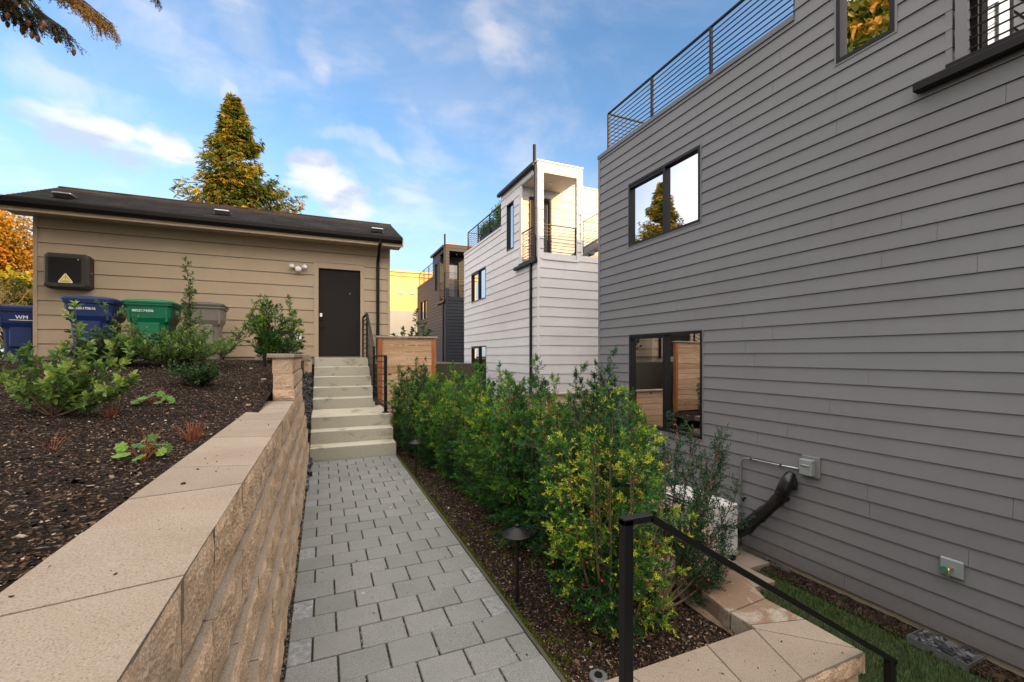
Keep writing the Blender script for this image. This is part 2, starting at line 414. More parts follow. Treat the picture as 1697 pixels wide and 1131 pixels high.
M['conc'] = _conc()
M['concplain'] = m_plain('foundation_concrete', (.27, .24, .18), .92, .25, 5, .5, 100)
def _mulch():
    t = NT('mulch', 1.0, .1)
    v = t.voro(75, 'Color'); v2 = t.voro(75); n = t.noise(3, 4, .6); k = t.noise(40, 4, .7)
    s = t.n('ShaderNodeSeparateColor'); t.l(v, s.inputs[0])
    c = t.ramp(s.outputs[0], [(0, (.006, .005, .004)), (.5, (.014, .010, .008)), (.84, (.035, .022, .014)), (.95, (.12, .085, .06)), (1, (.26, .22, .17))])
    c = t.mix(t.rng(n, .35, .7, 0, .6), c, (.018, .013, .011))
    t.col(c); t.bump(t.math('ADD', v2, k), 1.0, .02); return t.mat
M['mulch'] = _mulch()
def _chip():
    t = NT('bark_chip', .9, .2)
    t.col(t.ramp(t.attr(), [(0, (.008, .006, .005)), (.50, (.034, .021, .014)), (.76, (.075, .040, .024)), (.90, (.15, .09, .055)), (.96, (.24, .19, .14)), (1, (.40, .36, .30))])); return t.mat
M['chip'] = _chip()
def _pebble():
    t = NT('dark_pebble', .45, .5); t.col(t.ramp(t.attr(), [(0, (.010, .011, .013)), (.7, (.040, .043, .050)), (1, (.10, .105, .115))])); return t.mat
M['pebble'] = _pebble()
def _gravel():
    t = NT('fine_gravel', .9, .3); t.col(t.ramp(t.attr(), [(0, (.02, .018, .016)), (.6, (.07, .062, .055)), (.9, (.20, .17, .14)), (1, (.34, .31, .27))])); return t.mat
M['gravel'] = _gravel()
M['joint'] = m_plain('joint_sand', (.016, .014, .012), 1, .5, 40, .8, 90)
def _wood(name, c1, c2, c3, sc):
    t = NT(name, .8, .2)
    g = t.noise(7, 7, .65, sc, 1.2); k = t.rng(t.voro(3.2, sc=(sc[0]*2.2, 1, sc[2]*.30)), .06, .13)
    c = t.ramp(g, [(.25, c1), (.5, c2), (.75, c3)])
    v = t.attr(); c = t.mix(v, c, t.mix(1.0, c, (.74, .66, .58), 'MULTIPLY'))
    c = t.mix(k, tuple(x*.35 for x in c1), c)
    t.col(c); t.bump(g, .3, .004); return t.mat
M['cedar'] = _wood('cedar_board', (.36, .21, .115), (.55, .38, .24), (.68, .52, .36), (.35, .35, 5))
M['cedarpost'] = _wood('cedar_post', (.20, .065, .022), (.34, .125, .045), (.44, .19, .075), (5, 5, .35))
def _shingle():
    t = NT('asphalt_shingle', .95, .15)
    b = t.n('ShaderNodeTexBrick'); t.l(t.tc.outputs['Object'], b.inputs['Vector'])
    b.inputs['Scale'].default_value = 1.0; b.inputs['Brick Width'].default_value = .28; b.inputs['Row Height'].default_value = .135
    b.inputs['Mortar Size'].default_value = .004; b.inputs['Color1'].default_value = (.011, .010, .010, 1)
    b.inputs['Color2'].default_value = (.028, .025, .024, 1); b.inputs['Mortar'].default_value = (.006, .006, .006, 1)
    n = t.noise(120, 3, .7); t.col(t.mix(1.0, b.outputs['Color'], t.ramp(n, [(.3, (.6, .6, .6)), (.7, (1.5, 1.5, 1.5))]), 'MULTIPLY'))
    t.bump(t.math('ADD', n, b.outputs['Fac']), .5, .006); return t.mat
M['shingle'] = _shingle()
M['bark'] = m_plain('bark', (.085, .055, .035), .95, .4, 12, 1.0, 40)
M['stem'] = m_plain('stem', (.10, .060, .035), .85, .4, 20)
M['stemred'] = m_plain('red_stem', (.20, .060, .022), .8, .35, 20)
M['twigpale'] = m_plain('pale_twig', (.50, .33, .13), .9, .3, 3)
M['soil'] = m_plain('ground_soil', (.055, .050, .030), 1, .4, .6, .6, 12)
M['lawnbase'] = m_plain('lawn_soil', (.022, .040, .010), 1, .4, 6, .6, 60)
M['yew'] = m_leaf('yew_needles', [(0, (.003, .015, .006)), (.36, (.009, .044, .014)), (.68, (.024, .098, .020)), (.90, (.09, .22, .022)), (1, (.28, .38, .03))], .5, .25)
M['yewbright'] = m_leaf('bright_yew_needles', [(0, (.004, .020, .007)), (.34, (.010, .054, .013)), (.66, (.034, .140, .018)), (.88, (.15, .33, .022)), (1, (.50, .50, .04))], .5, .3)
M['grass'] = m_leaf('grass_blade', [(0, (.010, .030, .006)), (.5, (.045, .095, .015)), (.85, (.10, .15, .025)), (1, (.24, .19, .07))], .6, .3)
M['moss'] = m_leaf('moss', [(0, (.04, .06, .006)), (1, (.16, .20, .015))], .9, .2, .1)
M['arb'] = m_leaf('glossy_pale_leaf', [(0, (.025, .075, .022)), (.45, (.075, .165, .035)), (.75, (.17, .28, .055)), (1, (.36, .42, .08))], .33, .35)
M['salal'] = m_leaf('dark_glossy_leaf', [(0, (.012, .040, .012)), (.6, (.035, .090, .022)), (.88, (.08, .14, .03)), (1, (.19, .085, .04))], .35, .25)
M['heu'] = m_leaf('lime_leaf', [(0, (.035, .11, .025)), (1, (.18, .33, .04))], .5, .3)
M['cedarleaf'] = m_leaf('cedar_frond', [(0, (.018, .042, .010)), (.38, (.055, .095, .014)), (.58, (.15, .175, .018)), (.80, (.33, .25, .018)), (1, (.36, .17, .02))], .6, .25)
M['firleaf'] = m_leaf('fir_needles', [(0, (.010, .024, .012)), (.6, (.045, .062, .018)), (.85, (.14, .085, .022)), (1, (.40, .20, .03))], .6, .2)
M['maple'] = m_leaf('autumn_leaf', [(0, (.12, .10, .015)), (.35, (.40, .24, .02)), (.7, (.52, .26, .02)), (1, (.45, .13, .015))], .6, .4)
M['yellowleaf'] = m_leaf('yellow_green_leaf', [(0, (.10, .13, .015)), (.5, (.32, .30, .02)), (1, (.52, .46, .04))], .6, .4)

# ------------------------------------------------------------------ ground, beds, path
def sstep(a, b, x): t = max(0, min(1, (x-a)/(b-a))); return t*t*(3-2*t)
def bedz(x, y):                                          # mulch slope on the left
    z = .965+.03*min(4, max(0, -x-.55))+.42*sstep(3.4, 8.6, y)*(1-.04*max(0, -x-1))
    z += .05*sstep(.6, 2.0, -x)*sstep(2, 5, y)
    z = min(z, 1.40)
    return z+.018*mn.noise((x*1.7, y*1.7, 0))+.008*mn.noise((x*7, y*7, 3))
def bedr(x, y):                                          # planting bed on the right
    return -.035+.02*mn.noise((x*2, y*2, 5))+.008*mn.noise((x*8, y*8, 1))
def grid(mb, xs, ys, fz, m=0):
    nx, ny = len(xs), len(ys)
    V = [(x, y, fz(x, y)) for y in ys for x in xs]
    F = [(j*nx+i, j*nx+i+1, (j+1)*nx+i+1, (j+1)*nx+i) for j in range(ny-1) for i in range(nx-1)]
    mb.arr(V, F, np.zeros(len(F)), m)
def frange(a, b, s): n = max(1, int(round((b-a)/s))); return [a+(b-a)*i/n for i in range(n+1)]
g = MB(); g.poly([(-700, -700, -1.32), (700, -700, -1.32), (700, 700, -1.32), (-700, 700, -1.32)]); g.build('ground', M['soil'], kind='structure')
g = MB()                                                 # raised terrain on the left and behind the garage
g.box(-60, -5.3, -30, 90, -1.3, 1.36); g.box(-5.3, -.35, 9.62, 90, -1.3, 1.385); g.box(-.35, 3.3, 9.9, 90, -1.3, 1.30); g.box(-5.3, -.9, -30, -1.2, -1.3, .93)
g.build('upper_terrain', M['soil'], kind='structure')
g = MB(); grid(g, frange(-5.4, -.50, .07), frange(-1.3, 9.7, .07), bedz); g.build('mulch_bed', M['mulch'], kind='structure')
g = MB(); grid(g, frange(1.0, 2.05, .07), frange(1.5, 2.1, .07), bedr); grid(g, frange(1.0, 2.5, .08), frange(2.1, 9.9, .08), bedr); grid(g, frange(2.5, 2.98, .08), frange(2.75, 9.9, .08), bedr)
g.build('planting_bed', M['mulch'], kind='structure')
g = MB(); g.box(-.4, 1.0, -3, 6.8, -1.3, -.055); g.box(1.0, 2.0, 1.5, 10, -1.3, -.12); g.box(2.0, 2.6, 2.9, 10, -1.3, -.12); g.build('path_base', M['joint'], kind='structure')
g = MB(); grid(g, frange(2.3, 5.5, .12), frange(-3, 8.2, .12), lambda x, y: -1.262+.015*mn.noise((x*2, y*2, 0))); g.build('lawn', M['lawnbase'], kind='structure')
g = MB(); grid(g, frange(5.17, 5.5, .06), frange(-1, 4.0, .06), lambda x, y: -1.245+.012*mn.noise((x*9, y*9, 0))); g.build('border_strip', M['mulch'], kind='structure')

# pavers: running bond, half pavers at the row ends, joints of dark sand
g = MB(); PX0, PX1 = -.165, 1.0; PW = (PX1-PX0)/5; row = 0; y = 6.74
while y > -2.5:
    y0 = y-.2
    es = [PX0+PW*i for i in range(6)] if row % 2 == 0 else [PX0]+[PX0+PW*(i+.5) for i in range(5)]+[PX1]
    for i in range(len(es)-1):
        a, b = es[i], es[i+1]; half = (b-a) < PW*.7
        dz = R.uniform(-.0022, .0022); jy = R.uniform(-.0012, .0012)
        g.box(a+.0048, b-.0048, y0+.0022+jy, y-.0022+jy, -.06, dz-(.002 if half else 0), 0, .95 if half and R.random() < .75 else R.random()*.8, .0035)
    y = y0; row += 1
g.build('path', M['paver'], kind='structure')
g = MB(); g.box(-.40, 1.02, -2.6, 6.76, -.08, -.014); g.build('joint_bed', M['joint'], kind='structure')
g = MB(); g.box(1.002, 1.022, -.5, 6.75, -.08, -.004); g.build('path_edging', m_plain('edging_dark', (.05, .05, .03), .9, .4, 9, .5, 60), kind='structure')

def chips(name, n, pos, size, mat, kind='stuff', label=None, cat=None, thick=.35, flat=.5, rng=11, vf=None):
    """n small irregular flat lumps lying on a surface, one object"""
    rs = np.random.RandomState(rng); P = np.array([pos(rs) for _ in range(n)])
    s = size*np.exp(rs.normal(0, .45, n)); asp = rs.uniform(.35, 1, n); th = rs.uniform(0, 2*math.pi, n)
    tx, ty = rs.normal(0, flat, n), rs.normal(0, flat, n)
    ax = np.stack([np.cos(th), np.sin(th), tx], 1); ay = np.stack([-np.sin(th), np.cos(th), ty], 1)
    up = np.cross(ax, ay); up /= np.linalg.norm(up, axis=1)[:, None]
    sx, sy, sz = s[:, None], (s*asp)[:, None], (s*thick)[:, None]
    b = [P-ax*sx-ay*sy*.5, P+ax*sx*.7-ay*sy, P+ax*sx+ay*sy*.6, P-ax*sx*.6+ay*sy]
    tp = [P+(q-P)*.72+up*sz for q in b]
    V = np.stack(b+tp, 1).reshape(-1, 3); k = np.arange(n)[:, None]*8
    F = np.concatenate([k+np.array([[4, 5, 6, 7]]), k+np.array([[0, 1, 5, 4]]), k+np.array([[1, 2, 6, 5]]), k+np.array([[2, 3, 7, 6]]), k+np.array([[3, 0, 4, 7]])])
    a = vf(rs, n) if vf else rs.uniform(0, 1, n)
    mb = MB(); mb.arr(V, F, np.tile(a, 5)); return mb.build(name, mat, kind=kind, label=label, cat=cat)
def pl(rs):
    while True:
        y = -.6+9.9*rs.uniform()**1.5; x = -.56-rs.uniform()**1.2*(4.6 if y > 1.5 else 2.2)
        return (x, y, bedz(x, y)+.001)
chips('bark_chips', 130000, pl, .0040, M['chip'], label='dark bark chips and tan flecks spread over the sloping bed on the left', cat='mulch')
def prr(rs):
    y = 1.5+7.5*rs.uniform()**2.0; x = rs.uniform(1.02, 2.02 if y < 2.2 else 2.4)
    return (x, y, bedr(x, y)+.001)
chips('wood_chips', 42000, prr, .0042, M['chip'], label='bark chips and grit under the yew hedge beside the path', cat='mulch', rng=5)
chips('edge_gravel', 5200, lambda rs: ((lambda y: (rs.uniform(-.215, -.16), y, -.012+rs.uniform(0, .010)))(-.3+7*rs.uniform()**1.4)), .0042, M['gravel'], label='fine gravel in the narrow gap between path and retaining wall', cat='gravel', rng=8, thick=.8)
chips('joint_gravel', 5000, lambda rs: ((lambda r, i: (PX0+PW*(i+(.5 if r % 2 else 0))+rs.uniform(-.004, .004), 6.74-.2*r-rs.uniform(0.004, .196), -.012+rs.uniform(0, .004)))(int(34*rs.uniform()**.7), rs.randint(1, 5))), .0022, M['gravel'], label='gritty sand packed in the open joints between the pavers', cat='gravel', rng=9, thick=.8)
def ppeb(rs):
    y = rs.uniform(5.3, 9.7); z = 0 if y < 6.7 else (y-6.7)/3.0*1.12
    return (rs.uniform(-.235, -.165) if y < 7.15 else rs.uniform(-.40, -.20), y, z-.02+rs.uniform(0, .05))
chips('black_pebbles', 2600, ppeb, .017, M['pebble'], label='black drainage pebbles filling the strip beside the concrete steps', cat='pebbles', rng=3, thick=.8, flat=.25)
g = MB(); g.poly([(-.42, 6.7, -.03), (-.165, 6.7, -.03), (-.165, 9.75, 1.10), (-.42, 9.75, 1.10)]); g.poly([(-.25, 5.2, -.03), (-.165, 5.2, -.03), (-.165, 6.7, -.03), (-.25, 6.7, -.03)])
g.build('drain_strip', M['pebble'], kind='structure')
chips('border_chips', 5200, lambda rs: ((lambda x, y: (x, y, -1.245+.012*(x-5.02)+rs.uniform(0, .01)))(rs.uniform(5.14, 5.4), -.5+4.5*rs.uniform())), .012, M['chip'], label='dark bark along the foot of the gray siding wall', cat='mulch', rng=13, vf=lambda rs, n: rs.uniform(0, .85, n)**1.6)

chips('leaf_litter', 330, lambda rs: (lambda k, u: (rs.uniform(-.14, .98), -.2+6.8*u, .001) if k < .62 else ((rs.uniform(-.58, -.30), .3+4.8*u, 1.002) if k < .80 else (rs.uniform(1.06, 2.3), rs.uniform(1.27, 1.54), .087)))(rs.uniform(), rs.uniform()), .0026, M['chip'], label='bits of dead leaf and bark dropped on the path and the wall caps', cat='litter', rng=41, vf=lambda rs, n: rs.uniform(0, .9, n))
# grass and moss
def blades(name, n, pos, h, w, mat, label, rng=2, lean=.5):
    rs = np.random.RandomState(rng); P = np.array([pos(rs) for _ in range(n)]); th = rs.uniform(0, 6.283, n)
    hh = h*rs.uniform(.5, 1.2, n); d = np.stack([np.cos(th), np.sin(th), np.zeros(n)], 1); s = np.stack([-np.sin(th), np.cos(th), np.zeros(n)], 1)*w
    le = rs.uniform(.1, lean, n)[:, None]*hh[:, None]; up = np.array([[0, 0, 1.]])*hh[:, None]
    V = np.stack([P-s, P+s, P+s*.8+d*le*.35+up*.55, P-s*.8+d*le*.35+up*.55, P+d*le+up], 1).reshape(-1, 3); k = np.arange(n)[:, None]*5
    a = rs.uniform(0, 1, n)**1.2; mb = MB(); mb.arr(V, k+np.array([[0, 1, 2, 3]]), a); mb2 = k+np.array([[3, 2, 4]])
    mb.np.append((np.zeros((0, 3), np.float32), (mb2-len(V)).astype(np.int32), a.astype(np.float32), 0))
    return mb.build(name, mat, kind='stuff', label=label, cat='grass')
blades('grass', 42000, lambda rs: ((lambda x, y: (x, y, -1.262))(2.5+2.75*rs.uniform()**.75, .2+4.2*rs.uniform())), .05, .0022, M['grass'], 'short green lawn between the block wall and the gray house')
def pmoss(rs):
    if rs.uniform() < .5: return (rs.uniform(1.012, 1.05), rs.uniform(.9, 6.6), -.012)
    c = MOSS[rs.randint(len(MOSS))]; r = abs(rs.normal(0, c[2])); t = rs.uniform(0, 6.283)
    x, y = c[0]+r*math.cos(t), c[1]+r*math.sin(t); return (x, y, bedr(x, y))
rs_ = np.random.RandomState(77); MOSS = [(rs_.uniform(1.04, 1.5), rs_.uniform(1.65, 6.3), rs_.uniform(.012, .035)) for _ in range(60)]
blades('moss', 12000, pmoss, .014, .0016, M['moss'], 'yellow green moss tufts on the soil at the path edge', 4)

# ------------------------------------------------------------------ split-face block walls
def block_face(mb, y0, y1, z0, z1, X, depth, seed, sgn=1, axis='x', amp=.013, top=True, var=0.0):
    """one block: rough face looking along +x (axis 'x') or -y (axis 'y'), smooth top; y0..y1 runs along the wall"""
    step = .022; nu = max(3, int((y1-y0)/step)); nw = max(3, int((z1-z0)/step)); V = []
    for j in range(nw+1):
        for i in range(nu+1):
            u = i/nu; w = j/nw; yy = y0+(y1-y0)*u; zz = z0+(z1-z0)*w
            e = min(u*nu, (1-u)*nu, w*nw*1.2, (1-w)*nw)/1.3; e = min(1, e)
            o = amp*(.05+1.0*mn.fractal((yy*9+seed, zz*9, seed*.37), .8, 2.1, 4)) + .004*mn.noise((yy*60, zz*60, seed))
            o = -.007*(1-e)+o*e
            if axis == 'x': V.append((X+o, yy, zz))
            else: V.append((yy, X-o, zz))
    F = [(j*(nu+1)+i, j*(nu+1)+i+1, (j+1)*(nu+1)+i+1, (j+1)*(nu+1)+i) for j in range(nw) for i in range(nu)]
    mb.arr(V, F, np.full(len(F), var), 0)
    if axis == 'x':
        if top: mb.poly([(X-.004, y0, z1), (X-.004, y1, z1), (X-depth, y1, z1), (X-depth, y0, z1)], 1, var)
        for yy in (y0, y1): mb.poly([(X-.007, yy, z0), (X-.007, yy, z1), (X-depth, yy, z1), (X-depth, yy, z0)], 0, var)
        mb.poly([(X-depth, y0, z0), (X-depth, y1, z0), (X-depth, y1, z1), (X-depth, y0, z1)], 0, var)
    else:
        if top: mb.poly([(y0, X+.007, z1), (y1, X+.007, z1), (y1, X+depth, z1), (y0, X+depth, z1)], 1, var)
        for yy in (y0, y1): mb.poly([(yy, X+.007, z0), (yy, X+.007, z1), (yy, X+depth, z1), (yy, X+depth, z0)], 0, var)
        mb.poly([(y0, X+depth, z0), (y1, X+depth, z0), (y1, X+depth, z1), (y0, X+depth, z1)], 0, var)
rw = thing('retaining_wall', 'long tan split-face block retaining wall with flat caps left of the path', 'retaining wall', (-.2, 0, 0))
def put(mb, name, mats, parent, **k):
    o = mb.build(name, mats, None, **k); o.parent = parent; o.matrix_parent_inverse = parent.matrix_world.inverted() if False else o.matrix_parent_inverse
    o.location = Vector(o.location)-Vector(parent.location); return o
XF = [-.180, -.204, -.228, -.252, -.274]
for c in range(5):
    mb = MB(); y = -1.1-(.22 if c % 2 else 0); k = 0
    top = c == 4
    while y < 7.15:
        L = .445 if not top else (.30, .455)[k % 2]
        y1 = min(y+L, 7.2) if not top else y+L
        if top and y1 > 5.27: y1 = 7.2
        x0 = XF[c]+R.uniform(-.004, .004)
        block_face(mb, y+.0028, y1-.0028, -.05 if c == 0 else .2*c, .2*(c+1)-.002, x0, .30, R.uniform(0, 90), amp=.012, top=not top, var=R.random())
        y = y1 if y1 < 7.2 else 8; k += 1
    put(mb, 'block_course', [M['split'], M['cap']], rw)
# cap stones: trapezoids, wide face alternating front and back
caps = MB(); y = -1.1; k = 0; bk = -1.16
while y < 5.2:
    L = (.30, .455)[k % 2]; Lb = (.455, .30)[k % 2]; y1 = min(y+L, 5.27); b1 = min(bk+Lb, 5.27) if y1 < 5.26 else 5.27
    xf, xb = XF[4]-.005, XF[4]-.325; gp = .002; hz = 1.0+R.uniform(-.0015, .0015)
    pts = [(xf, y+gp), (xf, y1-gp), (xb, b1-gp), (xb, bk+gp)]
    va = R.random(); caps.poly([(px, py, hz) for px, py in pts], 0, va)
    for i in range(4):
        p, q = pts[i], pts[(i+1) % 4]; caps.poly([(p[0], p[1], hz), (p[0]-(.02 if i == 0 else 0), p[1], hz-.1), (q[0]-(.02 if i == 0 else 0), q[1], hz-.1), (q[0], q[1], hz)], 0, va)
    y, bk = y1, b1; k += 1
put(caps, 'cap_stone_row', M['cap'], rw)
# raised end pier and the courses stepping up beside the stairs
mb = MB()
for i, (z0, z1) in enumerate(((1.0, 1.125), (1.127, 1.29), (1.292, 1.455))):
    xo = -.275-.010*i
    block_face(mb, -.49+.002*i, xo-.004, z0, z1, 5.30+.004*i, .28, 20+i, axis='y', amp=.012, var=R.random())
    for a, b in ((5.3+.004*i, 5.74), (5.744, 6.19), (6.194, 6.64), (6.644, 7.2)): block_face(mb, a, b, z0, z1, xo, .2, R.uniform(0, 90), amp=.010, var=R.random())
mb.box(-.545, -.278, 5.275, 7.2, 1.457, 1.502, 1, .3, .006)
block_face(mb, -.42, -.205, 1.10, 1.40, 9.72, .2, 51, axis='y', amp=.010, var=.4)
block_face(mb, 7.2, 9.7, .0, 1.38, -.42, .15, 61, amp=.012, var=.4)
put(mb, 'pier', [M['split'], M['cap']], rw)
mb = MB(); mb.box(-.52, -.30, -1.1, 7.18, -.5, .96); put(mb, 'core', M['split'], rw)

# low block wall at the right with stained caps
lw = thing('garden_wall', 'low tan block wall with water stained caps at the lower right corner', 'garden wall', (2.2, 1.4, -1.2))
mb = MB()
for c in range(6):
    z1 = -.012-.2*c-(.0 if c else 0); z0 = z1-.198; x = 1.03; k = 0
    off = .22 if c % 2 else 0
    while x < 2.34:
        x1 = min(2.345, x+.445-off); off = 0
        block_face(mb, x+.002, x1-.002, z0, z1, 1.262-.004*c, .26, R.uniform(0, 99), axis='y', amp=.012, var=R.random()); x = x1
    yy = 1.27; off = .22 if c % 2 else 0
    while yy < 7.4:
        y1 = yy+.445-off; off = 0
        xs = min(3.05, 2.325+max(0, (yy-2.0)*.7))
        block_face(mb, yy+.002, y1-.002, z0, z1, xs, .28, R.uniform(0, 99), amp=.012, top=True, var=R.random()); yy = y1
put(mb, 'block_course', [M['split'], M['cap']], lw)
mb = MB()
def slab(pts, z1, th, m=0, a=None):
    a = R.random() if a is None else a; n = len(pts); c = (sum(p[0] for p in pts)/n, sum(p[1] for p in pts)/n)
    q = [(p[0]+(c[0]-p[0])*.012, p[1]+(c[1]-p[1])*.012) for p in pts]
    mb.poly([(p[0], p[1], z1) for p in q], m, a)
    for i in range(n):
        p, r = q[i], q[(i+1) % n]; o, s_ = pts[i], pts[(i+1) % n]
        mb.poly([(p[0], p[1], z1), (o[0], o[1], z1-.008), (s_[0], s_[1], z1-.008), (r[0], r[1], z1)], m, a)
        mb.poly([(o[0], o[1], z1-.008), (o[0], o[1], z1-th), (s_[0], s_[1], z1-th), (s_[0], s_[1], z1-.008)], m, a)
ZC = .085
for pts in ([(1.03, 1.245), (1.30, 1.245), (1.23, 1.575), (1.03, 1.575)], [(1.304, 1.245), (1.62, 1.245), (1.70, 1.575), (1.234, 1.575)],
            [(1.624, 1.245), (1.90, 1.245), (2.02, 1.575), (1.704, 1.575)], [(1.904, 1.245), (2.34, 1.245), (2.34, 1.27), (2.025, 1.575)],
            [(2.34, 1.275), (2.345, 1.52), (2.04, 1.60), (2.03, 1.575)]):
    slab(pts, ZC, .095, 0)
slab([(2.345, 1.525), (2.335, 1.74), (2.035, 1.72), (2.035, 1.605)], ZC, .095, 1)
yy = 1.745; k = 0; prevf = 1.725
def xin(y): return min(2.73, 2.03+max(0, (y-1.95)*.7))
def xout(y): return xin(y+.1)+.31
while yy < 7.6:
    L = (.36, .30)[k % 2]; Lb = (.30, .36)[k % 2]; y1 = yy+L; b1 = prevf+Lb
    slab([(xout(yy), yy+.004), (xout(y1), y1), (xin(b1), b1), (xin(prevf), prevf+.004)], ZC+R.uniform(-.003, .003), .095, 1 if k < 4 else 0)
    yy, prevf = y1, b1; k += 1
put(mb, 'cap_stone_row', [M['cap'], M['capstain']], lw)
mb = MB()
for a, b in ((1.03, 1.30), (1.304, 1.62), (1.624, 1.90), (1.904, 2.345)): block_face(mb, a, b, -.012, .080, 1.240, .02, R.uniform(0, 90), axis='y', amp=.012, top=False, var=R.random())
for a, b in ((1.24, 1.52), (1.524, 1.74)): block_face(mb, a, b, -.012, .080, 2.349, .02, R.uniform(0, 90), amp=.012, top=False, var=R.random())
put(mb, 'cap_face', [M['split'], M['cap']], lw)

# ------------------------------------------------------------------ concrete steps
st = MB(); fr = [6.75, 7.06, 7.36, 8.42, 8.74, 9.06, 9.38, 9.74]
for i, f in enumerate(fr):
    xr = 1.015 if i < 3 else .885
    jit = R.uniform(-.004, .004)
    b = fr[i+1]+.0 if i < 7 else 10.86
    st.box(-.168+.002*i, xr-.001*i, f+jit, b+.25 if i < 7 else b, -.1 if i == 0 else .18*i-.02, .18*(i+1), 0, 0, .007)
st.build('concrete_steps', M['conc'], label='stained cast concrete steps rising from the path to the dark door', cat='steps')

# ------------------------------------------------------------------ railings
def bars(mb, p0, p1, h0, h1, n, t=.012, m=0):
    """n thin bars parallel to p0-p1 between heights h0 and h1"""
    for i in range(n):
        h = h0+(h1-h0)*i/(n-1); mb.beam((p0[0], p0[1], p0[2]+h), (p1[0], p1[1], p1[2]+h), t, t, m)
sr = thing('stair_railing', 'black steel handrail with horizontal bars beside the concrete steps', 'railing', (.93, 7.55, .54))
A = [(.862, 10.82, 1.44), (.862, 9.80, 1.44), (.862, 8.42, .72), (.955, 8.36, .60), (.955, 7.52, .54)]
def lp(mb, name): return put(mb, name, M['black'], sr)
for (x, y, z0, z1, w) in ((.862, 10.82, 1.44, 2.36, .035), (.862, 9.80, 1.30, 2.37, .038), (.862, 8.42, .70, 1.62, .042), (.955, 7.52, .54, 1.475, .05)):
    mb = MB(); mb.box(x-w/2, x+w/2, y-w/2, y+w/2, z0, z1, bev=.003); lp(mb, 'post')
mb = MB(); mb.box(.90, 1.01, 7.465, 7.575, .541, .552, bev=.002); lp(mb, 'base_plate')
mb = MB(); mb.beam((.862, 10.82, 2.37), (.862, 9.78, 2.37), .042, .03); mb.beam((.862, 9.79, 2.372), (.862, 8.41, 1.63), .042, .034); mb.beam((.862, 8.42, 1.476), (.955, 7.51, 1.476), .045, .03); lp(mb, 'top_rail')
mb = MB(); bars(mb, (.862, 10.82, 1.44), (.862, 9.80, 1.44), .10, .83, 8); bars(mb, (.862, 9.80, 1.44), (.862, 8.42, .70), .10, .83, 8); bars(mb, (.862, 8.42, .62), (.955, 7.52, .62), .10, .76, 7)
mb.beam((.862, 8.42, .68), (.955, 7.52, .64), .03, .04); lp(mb, 'bars')
hr = thing('handrail', 'plain black square tube handrail sloping down over the low wall, nearest the camera', 'handrail', (.95, 1.22, 0))
def hp(mb, name): return put(mb, name, M['black'], hr)
mb = MB(); mb.box(.930, .966, 1.202, 1.238, -.05, .925, bev=.002); hp(mb, 'post')
mb = MB(); mb.box(2.482, 2.518, 1.202, 1.238, -1.25, .02, bev=.002); hp(mb, 'post')
mb = MB(); mb.box(.930, 1.052, 1.202, 1.238, .9055, .93, bev=.002); mb.beam((1.045, 1.22, .918), (2.53, 1.22, .008), .036, .024); hp(mb, 'top_rail')
# stair treads going down beside the handrail
mb = MB()
for i in range(6): mb.box(1.03+.28*i, 1.33+.28*i, -.1, 1.19, -1.25, -.02-.2*(i+.9), 0, 0, .006)
mb.build('lower_steps', M['conc'], label='concrete steps descending beside the handrail from path to lawn', cat='steps')

# ------------------------------------------------------------------ siding, windows
def siding(mb, O, U, N, L, z0, z1, e, openings=(), t=.016, m=0, joints=3.66, seed=0, zoff=0.0, gap=.0055):
    O, U, N = Vector(O), Vector(U), Vector(N); rr = random.Random(seed); zb = z0-zoff; Z = Vector((0, 0, 1)); row = 0
    while zb < z1-1e-4:
        zt = zb+e; lo = max(zb, z0); hi = min(zt, z1); va = rr.random()*.8
        cuts = sorted({lo, hi}|{c for o in openings for c in (o[2], o[3]) if lo < c < hi})
        js = []; j = rr.uniform(.3, joints)
        while j < L: js.append(j); j += joints
        for a, b in zip(cuts, cuts[1:]):
            mid = (a+b)/2; iv = [(0, L)]
            for (u0, u1, q0, q1) in openings:
                if q0 < mid < q1:
                    nv = []
                    for s_, e_ in iv:
                        if u1 <= s_ or u0 >= e_: nv.append((s_, e_)); continue
                        if u0 > s_: nv.append((s_, u0))
                        if u1 < e_: nv.append((u1, e_))
                    iv = nv
            for s_, e_ in iv:
                ps = [s_]+[q for q in js if s_+.1 < q < e_-.1]+[e_]
                for p, q in zip(ps, ps[1:]):
                    p_ = p+(.0013 if p != s_ else 0); q_ = q-(.0013 if q != e_ else 0)
                    oa = t*(1-(a-zb)/e); ob = t*(1-(b-zb)/e)
                    top = b-gap if b == zt and b < z1-1e-4 else b
                    if top <= a: continue
                    mb.poly([O+U*p_+N*oa+Z*a, O+U*q_+N*oa+Z*a, O+U*q_+N*ob+Z*top, O+U*p_+N*ob+Z*top], m, va)
                    if top < b: mb.poly([O+U*p_+N*(ob-.022)+Z*top, O+U*q_+N*(ob-.022)+Z*top, O+U*q_+N*(ob-.022)+Z*(b+.004), O+U*p_+N*(ob-.022)+Z*(b+.004)], m, va); mb.poly([O+U*p_+N*ob+Z*top, O+U*q_+N*ob+Z*top, O+U*q_+N*(ob-.022)+Z*top, O+U*p_+N*(ob-.022)+Z*top], m, va)
                    if a == zb: mb.poly([O+U*q_+N*oa+Z*a, O+U*p_+N*oa+Z*a, O+U*p_-N*.023+Z*a, O+U*q_-N*.023+Z*a], m, va)
        zb = zt; row += 1
def pbox(mb, O, U, N, u0, u1, n0, n1, z0, z1, m=0):
    O, U, N = Vector(O), Vector(U), Vector(N); Z = Vector((0, 0, 1))
    v = [O+U*u+N*n+Z*z for u in (u0, u1) for n in (n0, n1) for z in (z0, z1)]
    mb.raw(v, [(0, 1, 3, 2), (4, 6, 7, 5), (0, 4, 5, 1), (2, 3, 7, 6), (0, 2, 6, 4), (1, 5, 7, 3)], m)
